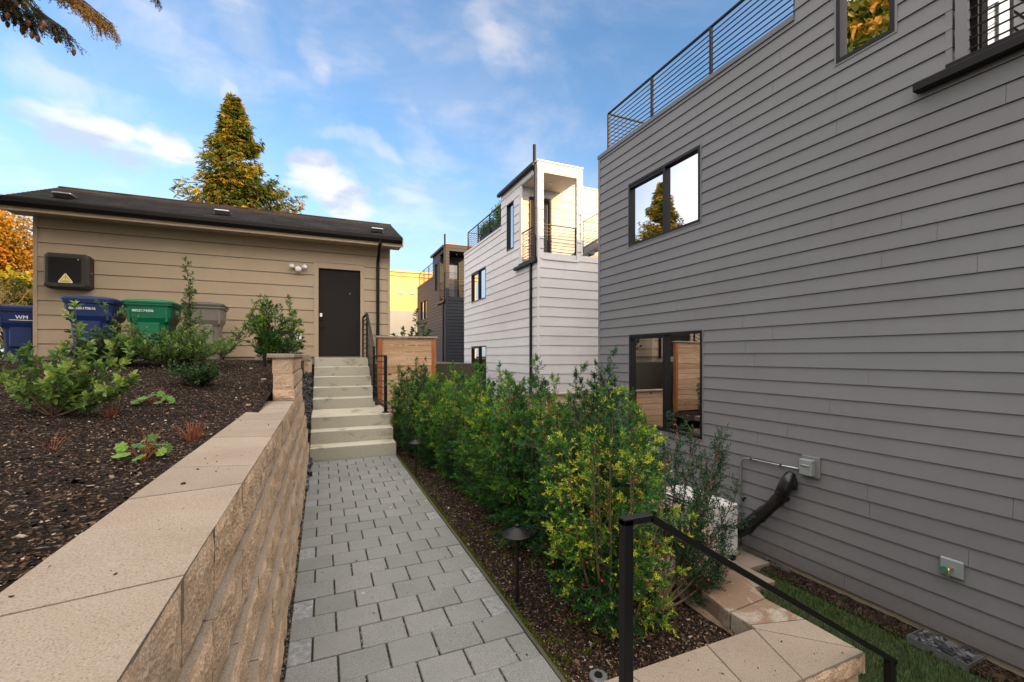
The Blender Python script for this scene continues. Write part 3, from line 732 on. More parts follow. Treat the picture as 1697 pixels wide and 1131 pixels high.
def window(parent, O, U, N, u0, u1, z0, z1, split=None, screen=None, trim=None, deep=2.2, roomm='room', fw=.042, base=None):
    fr = MB(); P = lambda *a: pbox(fr, O, U, N, *a)
    a, b = -.09, .022
    P(u0, u0+fw, a, b, z0, z1); P(u1-fw, u1, a, b, z0, z1); P(u0+fw, u1-fw, a, b, z1-fw, z1); P(u0+fw, u1-fw, a, b, z0, z0+fw)
    if split is not None: P(split-fw*.5, split+fw*.5, a+.01, b-.004, z0+fw, z1-fw)
    if screen: P(screen[0]+fw*.5, screen[0]+fw, a+.03, b-.012, z0+fw, z1-fw); P(screen[0]+fw, screen[1]-fw*.5, a+.03, b-.012, z1-fw*2, z1-fw)
    w = put(fr, 'window', M['frame'], parent)
    if trim:
        t_ = MB(); k = .022
        for q in ((u0-k, u0, z0-k, z1+k), (u1, u1+k, z0-k, z1+k), (u0, u1, z1, z1+k), (u0, u1, z0-k, z0)): pbox(t_, O, U, N, q[0], q[1], -.02, .017, q[2], q[3])
        pu = t_.build('trim', M[trim]); pu.parent = w
    g_ = MB(); O_, U_, N_ = Vector(O), Vector(U), Vector(N); Z = Vector((0, 0, 1))
    def quad(mb_, ua, ub, za, zb_, n): mb_.poly([O_+U_*ua+N_*n+Z*za, O_+U_*ub+N_*n+Z*za, O_+U_*ub+N_*n+Z*zb_, O_+U_*ua+N_*n+Z*zb_])
    quad(g_, u0+fw, u1-fw, z0+fw, z1-fw, -.045); pn = g_.build('pane', M['glass']); pn.parent = w
    if screen:
        s_ = MB(); quad(s_, screen[0]+fw, screen[1]-fw*.4, z0+fw, z1-fw*2, -.055); q = s_.build('insect_screen', M['screenmesh']); q.parent = w
    rm = MB(); d = -deep; A0, A1, C0, C1 = u0-.3, u1+.3, z0-.5, z1+.2
    c = lambda u, n, z: O_+U_*u+N_*n+Z*z
    rm.poly([c(A0, d, C0), c(A1, d, C0), c(A1, d, C1), c(A0, d, C1)]); rm.poly([c(A0, d, C0), c(A0, -.1, C0), c(A0, -.1, C1), c(A0, d, C1)]); rm.poly([c(A1, d, C0), c(A1, -.1, C0), c(A1, -.1, C1), c(A1, d, C1)])
    rm.poly([c(A0, d, C0), c(A1, d, C0), c(A1, -.1, C0), c(A0, -.1, C0)]); rm.poly([c(A0, d, C1), c(A1, d, C1), c(A1, -.1, C1), c(A0, -.1, C1)], 1)
    rv = -.092                                           # jambs between frame and room
    rm.poly([c(A0, rv, C0), c(u0, rv, C0), c(u0, rv, C1), c(A0, rv, C1)]); rm.poly([c(u1, rv, C0), c(A1, rv, C0), c(A1, rv, C1), c(u1, rv, C1)])
    rm.poly([c(u0, rv, C0), c(u1, rv, C0), c(u1, rv, z0), c(u0, rv, z0)]); rm.poly([c(u0, rv, z1), c(u1, rv, z1), c(u1, rv, C1), c(u0, rv, C1)])
    q = rm.build('room', [M[roomm], M['roomw']]); q.parent = w
    w.location = (-parent.location[0], -parent.location[1], -parent.location[2]); return w
def _screen():
    t = NT('screen_mesh'); tr = t.n('ShaderNodeBsdfTransparent'); tr.inputs[0].default_value = (.55, .55, .56, 1)
    t.col((.06, .07, .09)); mx = t.n('ShaderNodeMixShader'); mx.inputs[0].default_value = .45
    t.l(tr.outputs[0], mx.inputs[1]); t.l(t.p.outputs[0], mx.inputs[2]); t.l(mx.outputs[0], t.t.nodes['Material Output'].inputs['Surface']); return t.mat
M['screenmesh'] = _screen()

# ------------------------------------------------------------------ townhouses
UX, UY, NX, NY = (1, 0, 0), (0, 1, 0), (-1, 0, 0), (0, -1, 0)
GX = 5.43; XR = 12.4; ZB = -1.16; ZD = 5.70; ZT = 6.84
def railing(parent, pts, zb, ht, nb, posts=True):
    for (p, q) in zip(pts, pts[1:]):
        L = math.hypot(q[0]-p[0], q[1]-p[1])
        mb = MB(); mb.beam((p[0], p[1], zb(p)+ht), (q[0], q[1], zb(q)+ht), .045, .022); put(mb, 'top_rail', M['black'], parent)
        mb = MB(); bars(mb, (p[0], p[1], zb(p)), (q[0], q[1], zb(q)), .09, ht-.10, nb, .013); put(mb, 'rail_bars', M['black'], parent)
        n = max(1, round(L/1.36))
        for i in range(n+1):
            if i == 0 and p is not pts[0]: continue
            x, y = p[0]+(q[0]-p[0])*i/n, p[1]+(q[1]-p[1])*i/n
            mb = MB(); mb.box(x-.02, x+.02, y-.02, y+.02, zb((x, y))-.02, zb((x, y))+ht-.01); put(mb, 'rail_post', M['black'], parent)
def townhouse(label, Y0, Y1, mat, e, win, trimm, capm, roomm='room', lamp=False, soff='soffit', seed=1, colmat=None, zsoff=None):
    T = thing('townhouse', label, 'townhouse', (GX, Y0, -1.3)); col = M[mat]
    yT = Y0+2.70; yB = Y0+1.20                                 # end of the tower, back wall of the balcony
    zf, zc = 4.22, 6.55
    O = (GX, 0, 0)
    def op(y0, y1, z0, z1): return (y0-Y0, y1-Y0, z0, z1)
    opens = [op(*w[:4]) for w in win]
    w = MB()
    # left face (-x), looking towards the path
    balc = (.17, 1.20, zf, zc)
    siding(w, (GX, Y0, 0), UY, NX, Y1-Y0, ZB, ZD-.02, e, opens+[balc], seed=seed)
    nrow = math.ceil((ZD-.02-ZB)/e)
    siding(w, (GX, Y0, 0), UY, NX, yT-Y0, ZD-.02, ZT, e, opens+[balc], seed=seed+1, zoff=(ZD-.02-ZB) % e)
    # front face (-y)
    fop = (.17, 1.24, zf, zc)
    siding(w, (GX, Y0, 0), UX, NY, XR-GX, ZB, 4.35, e, [fop], seed=seed+2)
    siding(w, (GX, Y0, 0), UX, NY, 1.42, 4.35, ZT, e, [fop], seed=seed+3, zoff=(4.35-ZB) % e)
    siding(w, (GX+.0, yB, 0), UX, NY, XR-GX, 4.35, ZT, e, [], seed=seed+4, zoff=(4.35-ZB) % e)
    # plain faces out of the photograph's view
    w.poly([(XR, Y0, ZB), (XR, Y1, ZB), (XR, Y1, ZD), (XR, Y0, ZD)]); w.poly([(XR, yB, ZD), (XR, yT, ZD), (XR, yT, ZT), (XR, yB, ZT)])
    siding(w, (XR, Y1, 0), (-1, 0, 0), (0, 1, 0), XR-GX, ZB, ZD-.02, e, [], seed=seed+5)
    siding(w, (XR, yT, 0), (-1, 0, 0), (0, 1, 0), XR-GX, ZD-.3, ZT, e, [], seed=seed+6, zoff=.02)
    w.box(GX+.02, XR-.02, Y0+.02, Y0+.06, 4.20, 4.345)
    put(w, 'wall', col, T)
    f = MB(); f.box(GX+.03, XR-.03, Y0+.03, Y1-.03, -1.5, ZB+.002); put(f, 'foundation', M['concplain'], T)
    f = MB()                                                    # roofs, deck floor, balcony floor
    f.box(GX+.02, XR-.02, yT, Y1-.02, ZD-.30, ZD-.06); f.box(GX+.02, XR-.02, Y0+.25 if False else yB+.02, yT-.02, ZT-.1, ZT-.02)
    f.box(GX+.1, GX+1.40, Y0+.02, yB, ZT-.08, ZT-.02); f.box(GX+.02, XR-.02, Y0+.03, yB+.1, zf-.12, zf-.01)
    put(f, 'roof_deck', M['grayflash'], T)
    # balcony: ceiling, back lining, corner posts, door
    f = MB(); f.box(GX+.04, GX+1.40, Y0+.04, yB-.02, zc+.004, zc+.03); put(f, 'ceiling', M[soff], T)
    f = MB(); f.lathe([(.05, 0), (.05, -.012), (.038, -.014)], (GX+.72, Y0+.62, zc+.002), 16); put(f, 'ceiling_light', M['white_paint'], T)
    f = MB()
    for (x0, x1, y0, y1) in ((GX+.014, GX+.165, Y0+.014, Y0+.165), (GX+1.245, GX+1.40, Y0+.014, Y0+.13)):
        f.box(x0, x1, y0, y1, zf, zc)
    f.box(GX-.012, GX+.168, yB+.003, yB+.05, zf, zc)
    f.box(GX-.004, GX+.04, yB-.10, yB-.016, zf, zc)
    put(f, 'balcony_column', col, T)
    f = MB(); f.box(GX+.30, GX+1.04, yB-.062, yB-.014, zf, zf+2.06); put(f, 'door_frame', M['frame'], T)
    f = MB(); f.box(GX+.345, GX+.995, yB-.074, yB-.064, zf+.03, zf+2.0, 0); dd = put(f, 'balcony_door', M['door'], T)
    f = MB(); f.poly([(GX+.45, yB-.078, zf+.2), (GX+.89, yB-.078, zf+.2), (GX+.89, yB-.078, zf+1.88), (GX+.45, yB-.078, zf+1.88)]); q = f.build('pane', M['doorglass']); q.parent = dd
    f = MB(); f.box(GX+.93, GX+.95, yB-.12, yB-.075, zf+.95, zf+.98); q = f.build('handle', M['black']); q.parent = dd
    railing(T, [(GX+.05, Y0+1.14), (GX+.05, Y0+.16)], lambda p: zf, .92, 9)
    railing(T, [(GX+.17, Y0+.07), (GX+1.24, Y0+.07)], lambda p: zf, .92, 9)
    # deck railing
    railing(T, [(GX+.08, yT+.04), (GX+.08, Y1-.22), (XR-.2, Y1-.22)], lambda p: ZD, .86, 9)
    # trims: corner boards, parapet cap, belt below the balcony
    c = .045
    for q in ((GX-.018, GX+c, Y0-.018, Y0+c, ZB, ZT-.02), (GX-.018, GX+.012, Y1-c, Y1+.018, ZB, ZD-.025), (GX+1.375, GX+1.425, Y0-.018, Y0+.03, 4.36, ZT-.03)):
        f = MB(); f.box(*q); put(f, 'corner_trim', M[trimm], T)
    f = MB(); f.box(GX+.12, GX+1.30, Y0-.030, Y0-.0185, zf-.075, zf-.045); put(f, 'sill_trim', M[trimm], T)
    f = MB()
    f.box(GX-.03, GX+.14, yT, Y1+.03, ZD-.022, ZD+.05); f.box(GX+.141, XR, Y1-.13, Y1+.03, ZD-.022, ZD+.05)
    f.box(GX-.03, GX+1.45, Y0-.03, yB, ZT+.001, ZT+.035); f.box(GX-.02, XR, yB+.001, yT+.03, ZT+.001, ZT+.035); f.box(GX+1.451, XR, yB-.03, yB+.0005, ZT, ZT+.034)
    put(f, 'parapet_cap', M[capm], T)
    f = MB()                                                    # eave gutter of the tower, box gutter below the balcony
    f.box(GX-.13, GX-.019, Y0+.10, yT+.10, ZT-.11, ZT+.0, bev=.012); put(f, 'gutter', M['gutter'], T); f = MB()
    f.box(GX-.115, GX-.019, Y0-.02, Y0+1.46, 4.06, 4.155, bev=.012); f.box(GX-.035, GX-.0185, Y0+.05, Y0+1.24, 4.156, 4.225)
    put(f, 'box_gutter', M['gutter'], T)
    f = MB(); f.box(GX-.075, GX-.022, Y0+.33, Y0+.41, ZB+.05, 4.06, bev=.008); f.box(GX-.10, GX-.045, Y0-.0, Y0+.06, 4.16, ZT-.1, bev=.008)
    put(f, 'downspout', M['gutter'], T)
    f = MB(); f.tube([(GX+.02, Y0+.27, ZT-.2), (GX+.02, Y0+.27, ZT+.56)], .045, 10); put(f, 'vent_pipe', M['gutter'], T)
    # stair flight to the deck, seen right of the balcony
    f = MB(); xs = GX+1.42
    f.beam((xs, Y0+.03, 4.42), (xs+2.4, Y0+.03, 5.86), .03, .14); put(f, 'stringer', M['grayflash'], T)
    f = MB()
    for i in range(10): f.box(xs+.22*i, xs+.24+.22*i, Y0+.05, yB-.02, 4.30+.14*i, 4.46+.14*i)
    put(f, 'deck_stairs', M['grayflash'], T)
    zs = lambda p: 4.46+(p[0]-xs)*.6
    railing(T, [(xs+.03, Y0+.03), (xs+2.4, Y0+.03)], zs, .86, 8)
    for i, wd in enumerate(win):
        y0, y1, z0, z1, sp, sc, rm = wd
        window(T, (GX, 0, 0), UY, NX, y0, y1, z0, z1, sp, sc, trimm if mat != 'dark' else None, roomm=rm)
    return T
def _dg():
    t = NT('door_glass', .03, .8); t.col((.05, .055, .06)); t.p.inputs['Coat Weight'].default_value = 1; return t.mat
M['doorglass'] = _dg()
SH = 9.85
townhouse('large gray lap sided townhouse with a roof deck filling the right side', .95, 7.89, 'gray', .1785,
          [(5.10, 6.87, .18, 1.88, 5.93, (5.93, 6.87), 'room'), (5.14, 6.89, 3.58, 4.78, 5.93, (5.93, 6.89), 'roomw'), (2.60, 3.16, 4.83, 6.30, None, None, 'roomw')], 'gray', 'grayflash', seed=3)
townhouse('white townhouse with wide boards and a corner balcony, middle of the row', 10.8, 17.6, 'white', .267,
          [(14.93, 16.64, .10, 1.85, 15.75, (15.75, 16.64), 'room'), (14.98, 16.64, 3.57, 4.73, 15.8, (15.8, 16.64), 'room'), (12.44, 13.0, 4.81, 6.30, None, None, 'room')], 'white', 'white', seed=14)
townhouse('charcoal townhouse with a roof deck, farthest of the row', 20.65, 27.5, 'dark', .157,
          [(24.8, 26.5, .10, 1.85, 25.6, None, 'room'), (24.85, 26.5, 3.57, 4.73, 25.6, None, 'roomw'), (22.3, 22.85, 4.81, 6.30, None, None, 'room')], 'dark', 'cedarpost', soff='gutter', seed=25)
# houses added out of view to block sun and sky light over the garden
def occluder_house(label, x0, x1, y0, y1, zb, zt, mat):
    T = thing('shade_house', label, 'house', ((x0+x1)/2, (y0+y1)/2, zb))
    w = MB(); siding(w, (x0, y1, 0), UX, (0, 1, 0), x1-x0, zb, zt, .2, [], seed=5); siding(w, (x0, y0, 0), UY, NX, y1-y0, zb, zt, .2, [], seed=6)
    w.poly([(x0, y0, zb), (x1, y0, zb), (x1, y0, zt), (x0, y0, zt)]); w.poly([(x1, y0, zb), (x1, y1, zb), (x1, y1, zt), (x1, y0, zt)]); put(w, 'wall', M[mat], T)
    w = MB(); w.box(x0-.3, x1+.3, y0-.3, y1+.3, zt, zt+.25); put(w, 'roof', M['gutter'], T)
    n = int((x1-x0)/3)
    for fl in range(3):
        for i in range(n):
            u = x0+1+3*i; w = MB(); w.box(u, u+1.4, y1-.02, y1+.03, zb+1.2+3*fl, zb+2.6+3*fl); put(w, 'window', M['frame'], T)
    return T
occluder_house('unseen lower gray house added behind the camera to block sky light', 5.43, 12.4, -8.9, -2.1, -1.3, 5.7, 'gray')
occluder_house('unseen three storey pale house added behind the camera to block the sun', -1.0, 12.5, -17, -9.2, -1.3, 11.5, 'white')

# ------------------------------------------------------------------ garage
G = thing('garage', 'taupe sided garage with a dark shingle roof at the top of the bed', 'garage', (-1.7, 10.9, 1.36))
YG = 10.9; GL, GR = -4.87, 1.47; ZS = 1.46
w = MB(); DO = (-.19-GL, .90-GL, 1.0, 3.60)
siding(w, (GL, YG, 0), UX, NY, GR-GL, ZS, 4.16, .2675, [DO], t=.014, gap=.012, seed=8, zoff=.02)
siding(w, (GL, YG+2.6, 0), (0, -1, 0), NX, 2.6, ZS, 4.16, .2675, [], t=.010, seed=9, zoff=.02)
siding(w, (GR, YG, 0), UY, (1, 0, 0), 2.6, ZS, 4.16, .2675, [], t=.010, seed=9, zoff=.02)
w.poly([(GL, YG+2.6, ZS), (GR, YG+2.6, ZS), (GR, YG+2.6, 4.5), (GL, YG+2.6, 4.5)])
for x in (GL, GR): w.poly([(x, YG, 4.16), (x, YG+2.6, 4.16), (x, YG+2.6, 4.5), (x, YG+1.5, 4.93)])
put(w, 'wall', M['tan'], G)
w = MB(); w.box(GL+.02, GR-.02, YG+.02, YG+2.5, 1.0, ZS+.002); put(w, 'foundation', M['concplain'], G)
w = MB(); w.box(GL-.018, GL+.04, YG-.018, YG+.04, ZS, 4.15); w.box(GR-.04, GR+.018, YG-.018, YG+.04, ZS, 4.15)
w.box(-.19, -.09, YG-.024, YG+.02, 1.44, 3.60); w.box(.81, .90, YG-.024, YG+.02, 1.44, 3.60); w.box(-.09, .81, YG-.024, YG+.02, 3.475, 3.60);
put(w, 'door_trim', M['tan'], G)
w = MB(); w.box(-.17, .90, YG-.036, YG-.0245, 3.605, 3.625); put(w, 'drip_cap', M['tan'], G)
w = MB(); w.box(-.085, .805, YG+.035, YG+.075, 1.455, 3.47, bev=.003); dr = put(w, 'door', M['door'], G)
w = MB(); w.box(-.07, -.005, YG-.001, YG+.034, 2.30, 2.46, bev=.006); w.tube([(-.04, YG+.02, 2.14), (-.04, YG-.03, 2.14), (.08, YG-.03, 2.14)], .011, 8); h = w.build('handle', M['black']); h.parent = dr
w = MB(); w.box(-.062, -.012, YG-.006, YG-.0015, 2.37, 2.45); h = w.build('keypad', M['white_paint']); h.parent = dr
w = MB(); w.lathe([(.012, 0), (.012, .01)], (0, 0, 0), 10); h = w.build('peephole', M['galv']); h.parent = dr; h.rotation_euler = (rad(90), 0, 0); h.location = (.58, YG+.036, 2.93)
w = MB(); w.box(-.10, .82, YG-.02, YG+.08, 1.436, 1.452); put(w, 'threshold', M['frame'], G)
# roof
w = MB(); e0, e1, yr, ze, zr = 10.42, 10.42, 12.40, 4.215, 5.06; xl, xr = -5.16, 1.72
def roofz(y): return ze+(zr-ze)*(y-e0)/(yr-e0)
w.poly([(xl, e0, ze), (xr, e0, ze), (xr, yr, zr), (xl, yr, zr)]); w.poly([(xl, yr, zr), (xr, yr, zr), (xr, 13.6, 4.55), (xl, 13.6, 4.55)])
for k in range(14):                                             # exposed shingle edges
    y = e0+.145*k; z = roofz(y); w.poly([(xl, y, z+.010), (xr, y, z+.010), (xr, y+.145, z+.145*.4268+.003), (xl, y+.145, z+.145*.4268+.003)]); w.poly([(xl, y, z), (xr, y, z), (xr, y, z+.010), (xl, y, z+.010)])
w.tube([(xl, yr, zr+.004), (xr, yr, zr+.004)], .03, 6)
rf = put(w, 'roof', M['shingle'], G)
w = MB()
w.poly([(xl+.02, e0, ze-.17), (xr-.02, e0, ze-.17), (xr-.02, YG+.02, ze-.17), (xl+.02, YG+.02, ze-.17)]); w.box(xl+.01, xr-.01, e0+.005, e0+.025, ze-.205, ze-.01)
for x in (xl-.004, xr-.028):
    w.raw([(x, e0-.03, ze-.21), (x, e0-.03, ze-.02), (x, yr, zr-.02), (x, yr, zr-.19), (x+.03, e0-.03, ze-.21), (x+.03, e0-.03, ze-.02), (x+.03, yr, zr-.02), (x+.03, yr, zr-.19)],
          [(0, 1, 2, 3), (7, 6, 5, 4), (0, 4, 5, 1), (0, 3, 7, 4)])
put(w, 'fascia', M['tan'], G)
w = MB(); prof = [(0, .0), (-.075, -.0), (-.085, -.012), (-.085, -.085), (-.055, -.140), (-.0, -.145)]
n = len(prof); V = [(x, e0+.004+p[0], ze+.012+p[1]) for x in (xl-.03, xr-.03) for p in prof]
w.raw(V, [(i, i+1, n+i+1, n+i) for i in range(n-1)]+[tuple(range(n)), tuple(range(2*n-1, n-1, -1))])
w.box(xl-.032, xr-.028, e0-.083, e0-.078, ze+.013, ze+.020)
put(w, 'gutter', M['gutter'], G)
w = MB(); w.tube([(1.20, 10.38, 4.12), (1.20, 10.38, 4.05), (1.20, 10.70, 3.82), (1.20, 10.84, 3.70), (1.20, 10.85, 3.62)], .036, 8); w.box(1.165, 1.235, 10.82, 10.885, 1.40, 3.64, bev=.008); put(w, 'downspout', M['gutter'], G)
def roofvent(x, y):
    z = roofz(y); b = MB()
    b.raw([(x-.14, y-.06, z+.0), (x+.16, y-.06, z+.0), (x+.16, y+.20, z+.115), (x-.14, y+.20, z+.115)], [(0, 1, 2, 3)], 1)
    b.box(x-.11, x+.13, y-.02, y+.12, z+.02, z+.10, 1); b.box(x-.13, x+.15, y-.04, y+.14, z+.075, z+.115, 0, bev=.016)
    return put(b, 'roof_vent', [M['galv'], M['black']], G)
roofvent(-4.52, 10.95); roofvent(-1.98, 11.0); roofvent(1.18, 10.85)
w = MB(); w.box(-.56, -.44, YG-.032, YG-.012, 1.80, 1.98, bev=.006); ou = put(w, 'outlet', M['white_paint'], G)
w = MB(); w.box(-.515, -.485, YG-.036, YG-.0325, 1.90, 1.93); w.box(-.515, -.485, YG-.036, YG-.0325, 1.85, 1.88); h = w.build('socket', M['frame']); h.parent = ou; ou.location = (-G.location[0], -G.location[1], -G.location[2])
# security camera light
S = thing('security_camera', 'white floodlight security camera on the garage wall left of the door', 'security camera', (-.50, YG, 3.42))
w = MB(); w.box(-.62, -.38, YG-.030, YG-.012, 3.30, 3.52, bev=.004); put(w, 'mount_plate', M['tan'], S)
w = MB(); w.lathe([(.0, -.08), (.045, -.075), (.062, -.04), (.066, 0), (.06, .03), (.03, .05)], (0, 0, 0), 20); h = put(w, 'camera_body', M['white_paint'], S); h.rotation_euler = (rad(80), 0, rad(-15)); h.location = (0.0, -.10, -.02)
w = MB(); w.lathe([(.032, 0), (.034, .012), (.02, .016)], (0, 0, 0), 18); l_ = w.build('lens', M['black']); l_.parent = h; l_.location = (0, 0, -.088)
for sx in (-1, 1):
    w = MB(); w.lathe([(.02, -.05), (.04, -.03), (.048, .03), (.04, .05)], (0, 0, 0), 16); h = put(w, 'floodlight', M['white_paint'], S); h.rotation_euler = (rad(75), 0, rad(35*sx)); h.location = (.115*sx, -.09, .035)
# wall speaker box with warning triangle
B = thing('wall_cabinet', 'dark octagonal cabinet with a black front and yellow warning triangle on the garage', 'wall cabinet', (-4.3, YG, 3.0))
w = MB(); x0, x1, z0, z1, c = -4.66, -4.02, 2.72, 3.37, .05
def oct_(x0, x1, z0, z1, c, y): return [(x0+c, y, z0), (x1-c, y, z0), (x1, y, z0+c), (x1, y, z1-c), (x1-c, y, z1), (x0+c, y, z1), (x0, y, z1-c), (x0, y, z0+c)]
ra = oct_(x0, x1, z0, z1, c, YG-.01); rb = oct_(x0, x1, z0, z1, c, YG-.20); rc = oct_(x0+.035, x1-.035, z0+.035, z1-.035, c, YG-.235)
w.raw(ra+rb+rc, [(i, (i+1) % 8, 8+(i+1) % 8, 8+i) for i in range(8)]+[(8+i, 8+(i+1) % 8, 16+(i+1) % 8, 16+i) for i in range(8)]+[tuple(range(16, 24))])
put(w, 'case', M['speaker'], B)
w = MB(); rd = oct_(-4.585, -4.125, z0+.10, z1-.085, .02, YG-.238); w.poly(rd); put(w, 'front_panel', M['black'], B)
w = MB(); tx, tz, s_ = -4.345, 2.835, .10; y = YG-.240
def tri(k, yy): return [(tx-s_*k, yy, tz-.012*k), (tx+s_*k, yy, tz-.012*k), (tx+s_*k+.0, yy, tz+.012), (tx+.012, yy, tz+.155*k), (tx-.012, yy, tz+.155*k), (tx-s_*k, yy, tz+.012)]
w.poly(tri(1, y), 1); w.poly([(tx-.082, y-.0008, tz+.002), (tx+.082, y-.0008, tz+.002), (tx, y-.0008, tz+.135)], 2); w.poly([(tx-.074, y-.0016, tz+.007), (tx+.074, y-.0016, tz+.007), (tx, y-.0016, tz+.123)], 0)
add_text(w, '!', .085, (tx, y-.0024, tz+.062), UX, (0, 0, 1), 2, .002); add_text(w, 'DANGER', .022, (tx, y-.0024, tz+.020), UX, (0, 0, 1), 2, .001)
put(w, 'warning_sticker', [M['yellowsign'], M['signpale'], M['black']], B)
w = MB(); w.tube([(-4.021, YG-.13, 3.03), (-4.008, YG-.13, 3.03)], .016, 10); put(w, 'lock', M['galv'], B)
w = MB(); w.box(-4.175, -4.155, YG-.2405, YG-.2385, 3.255, 3.265); put(w, 'indicator', M['white_paint'], B)
w = MB(); w.box(-2.92, -2.82, YG-.06, YG-.012, 2.02, 2.20, bev=.005); w.build('junction_box', M['tan'], label='small taupe junction box on the garage wall beside the green bin', cat='junction box')

# ------------------------------------------------------------------ bins
def bin_(loc, rz, sc, body, lid, label, txt, side, logo, group=None):
    T = thing('wheelie_bin', label, 'bin', loc, rz, group)
    def ring(hw, hd, z, c=.035, yo=0):
        return [(-hw+c, -hd+yo, z), (hw-c, -hd+yo, z), (hw, -hd+c+yo, z), (hw, hd-c+yo, z), (hw-c, hd+yo, z), (-hw+c, hd+yo, z), (-hw, hd-c+yo, z), (-hw, -hd+c+yo, z)]
    w = MB(); prof = [(.235, .26, .02, 0), (.27, .30, .55, 0), (.275, .305, .62, 0), (.325, .36, .74, 0), (.34, .375, .93, 0), (.345, .38, .96, 0), (.37, .405, .962, 0), (.37, .405, 1.0, 0)]
    rs = [ring(a, b, z, .04, yo) for a, b, z, yo in prof]; V = [p for r in rs for p in r]
    w.raw(V, [(k*8+i, k*8+(i+1) % 8, (k+1)*8+(i+1) % 8, (k+1)*8+i) for k in range(len(rs)-1) for i in range(8)]+[tuple(range(7, -1, -1))])
    w.box(-.17, .17, -.345, -.28, .28, .66, 0, 0, .02)                 # raised front panel
    w.box(-.30, -.26, -.39, -.30, .66, .90, 0, 0, .01); w.box(.26, .30, -.39, -.30, .66, .90, 0, 0, .01)
    w.build('body', M[body]).parent = T
    w = MB(); r0 = ring(.385, .42, 1.002, .05); r1 = ring(.385, .42, 1.03, .05); r2 = ring(.355, .39, 1.055, .05); r3 = ring(.20, .22, 1.085, .05)
    w.raw(r0+r1+r2+r3, [(k*8+i, k*8+(i+1) % 8, (k+1)*8+(i+1) % 8, (k+1)*8+i) for k in range(3) for i in range(8)]+[tuple(range(24, 32)), tuple(range(7, -1, -1))])
    l = w.build('lid', M[lid]); l.parent = T
    w = MB(); w.tube([(-.30, .44, .97), (-.30, .48, 1.0), (.30, .48, 1.0), (.30, .44, .97)], .016, 8); w.build('handle', M[body]).parent = T
    for sx in (-1, 1):
        w = MB(); w.tube([(.24*sx, .26, .13), (.30*sx, .26, .13)], .13, 18); w.build('wheel', M['black']).parent = T
    w = MB()
    if txt: add_text(w, txt, .062, (-.07, -.392, .86), UX, (0, .02, 1), 0, .003)
    if side: add_text(w, side, .13, (.346, .03, .86), UY, (0, 0, 1), 0, .004)
    if logo: add_text(w, 'WM', .10, (.02, -.395, .84), UX, (0, .02, 1), 0, .004); w.box(-.16, .20, -.390, -.386, .785, .795)
    if w.n: w.build('lettering', M['white_paint']).parent = T
    T.scale = sc; return T
bg_ = 'wheeled bins along the garage wall'
zb = 1.42
bin_((-3.62, 9.92, zb), 0, (.93, .93, .99), 'binblue', 'binblue', 'tall blue wheeled bin below the dark wall cabinet', '002505170616', 'WM', 0, bg_)
bin_((-2.82, 9.95, zb), 0, (.95, .93, .985), 'bingreen', 'bingreen', 'green wheeled bin between the blue bin and the gray bin', '005Z174306', 'WM', 0, bg_)
bin_((-2.04, 10.0, zb-.02), rad(4), (.86, .93, 1.0), 'bingrey', 'bindark', 'gray brown wheeled bin with a dark rim behind the leafy shrub', '', '', 0, bg_)
bin_((-5.18, 11.3, 1.36), rad(14), (.88, .88, .98), 'binblue', 'binblue', 'blue wheeled bin standing left of the garage corner', '', '', 1, bg_)

# ------------------------------------------------------------------ cedar fences
def fence(label, x0, x1, y, zb, zt, nposts, grey=True):
    T = thing('wood_fence', label, 'fence', (x0, y, zb)); w = MB(); n = int((zt-zb)/.143)
    for i in range(n):
        z1 = zt-.03-.143*i; w.box(x0+.08, x1-.08, y-.012+R.uniform(-.004, .004), y+.010, z1-.136+R.uniform(-.002, .002), z1, 0, R.random(), .003)
    put(w, 'boards', M['cedar'], T)
    for i in range(nposts):
        x = x0+.045+(x1-x0-.09)*i/(nposts-1); w = MB(); w.box(x-.045, x+.045, y-.05, y+.04, zb, zt-.025, 0, R.random(), .003); put(w, 'post', M['cedarpost'], T)
    w = MB(); w.box(x0-.03, x1+.03, y-.07, y+.06, zt-.022, zt+.012, bev=.003); put(w, 'cap_board', M['cedarcap'], T)
    return T
M['cedarcap'] = _wood('weathered_cap', (.20, .15, .11), (.34, .27, .21), (.42, .36, .30), (.35, .35, 5))
fence('square panel of knotty pale cedar boards between rusty red posts beside the steps', 1.01, 2.20, 9.2, -.1, 1.87, 2)
fence('low cedar board fence closing the gap below the white townhouse', 3.4, 5.38, 8.15, -1.3, .68, 3)

# ------------------------------------------------------------------ services on the gray wall
A = thing('heat_pump', 'white outdoor heat pump unit with a slatted front behind the yew', 'heat pump', (4.75, 4.3, -1.2))
ax0, ax1, ay0, ay1, az0, az1 = 4.62, 4.98, 4.10, 5.06, -1.12, -.45
w = MB(); w.box(ax0, ax1, ay0, ay1, az0, az1, bev=.012); put(w, 'casing', M['acwhite'], A)
w = MB(); w.poly([(ax0-.002, ay0+.28, az0+.07), (ax0-.002, ay1-.05, az0+.07), (ax0-.002, ay1-.05, az1-.07), (ax0-.002, ay0+.28, az1-.07)]); put(w, 'fan_opening', M['acdark'], A)
w = MB()
for i in range(12): z = az0+.07+(az1-az0-.14)*i/11; w.box(ax0-.03, ax0-.004, ay0+.27, ay1-.04, z-.004, z+.004)
for y in (ay0+.27, ay0+.5, ay1-.05): w.box(ax0-.032, ax0-.003, y-.005, y+.005, az0+.06, az1-.06)
put(w, 'grille', M['acwhite'], A)
w = MB(); w.box(ax0+.05, ax0+.13, ay0-.003, ay0-.001, az0+.10, az0+.22); w.box(ax0+.05, ax0+.13, ay0-.003, ay0-.001, az0+.27, az0+.33); put(w, 'label', M['screen'], A)
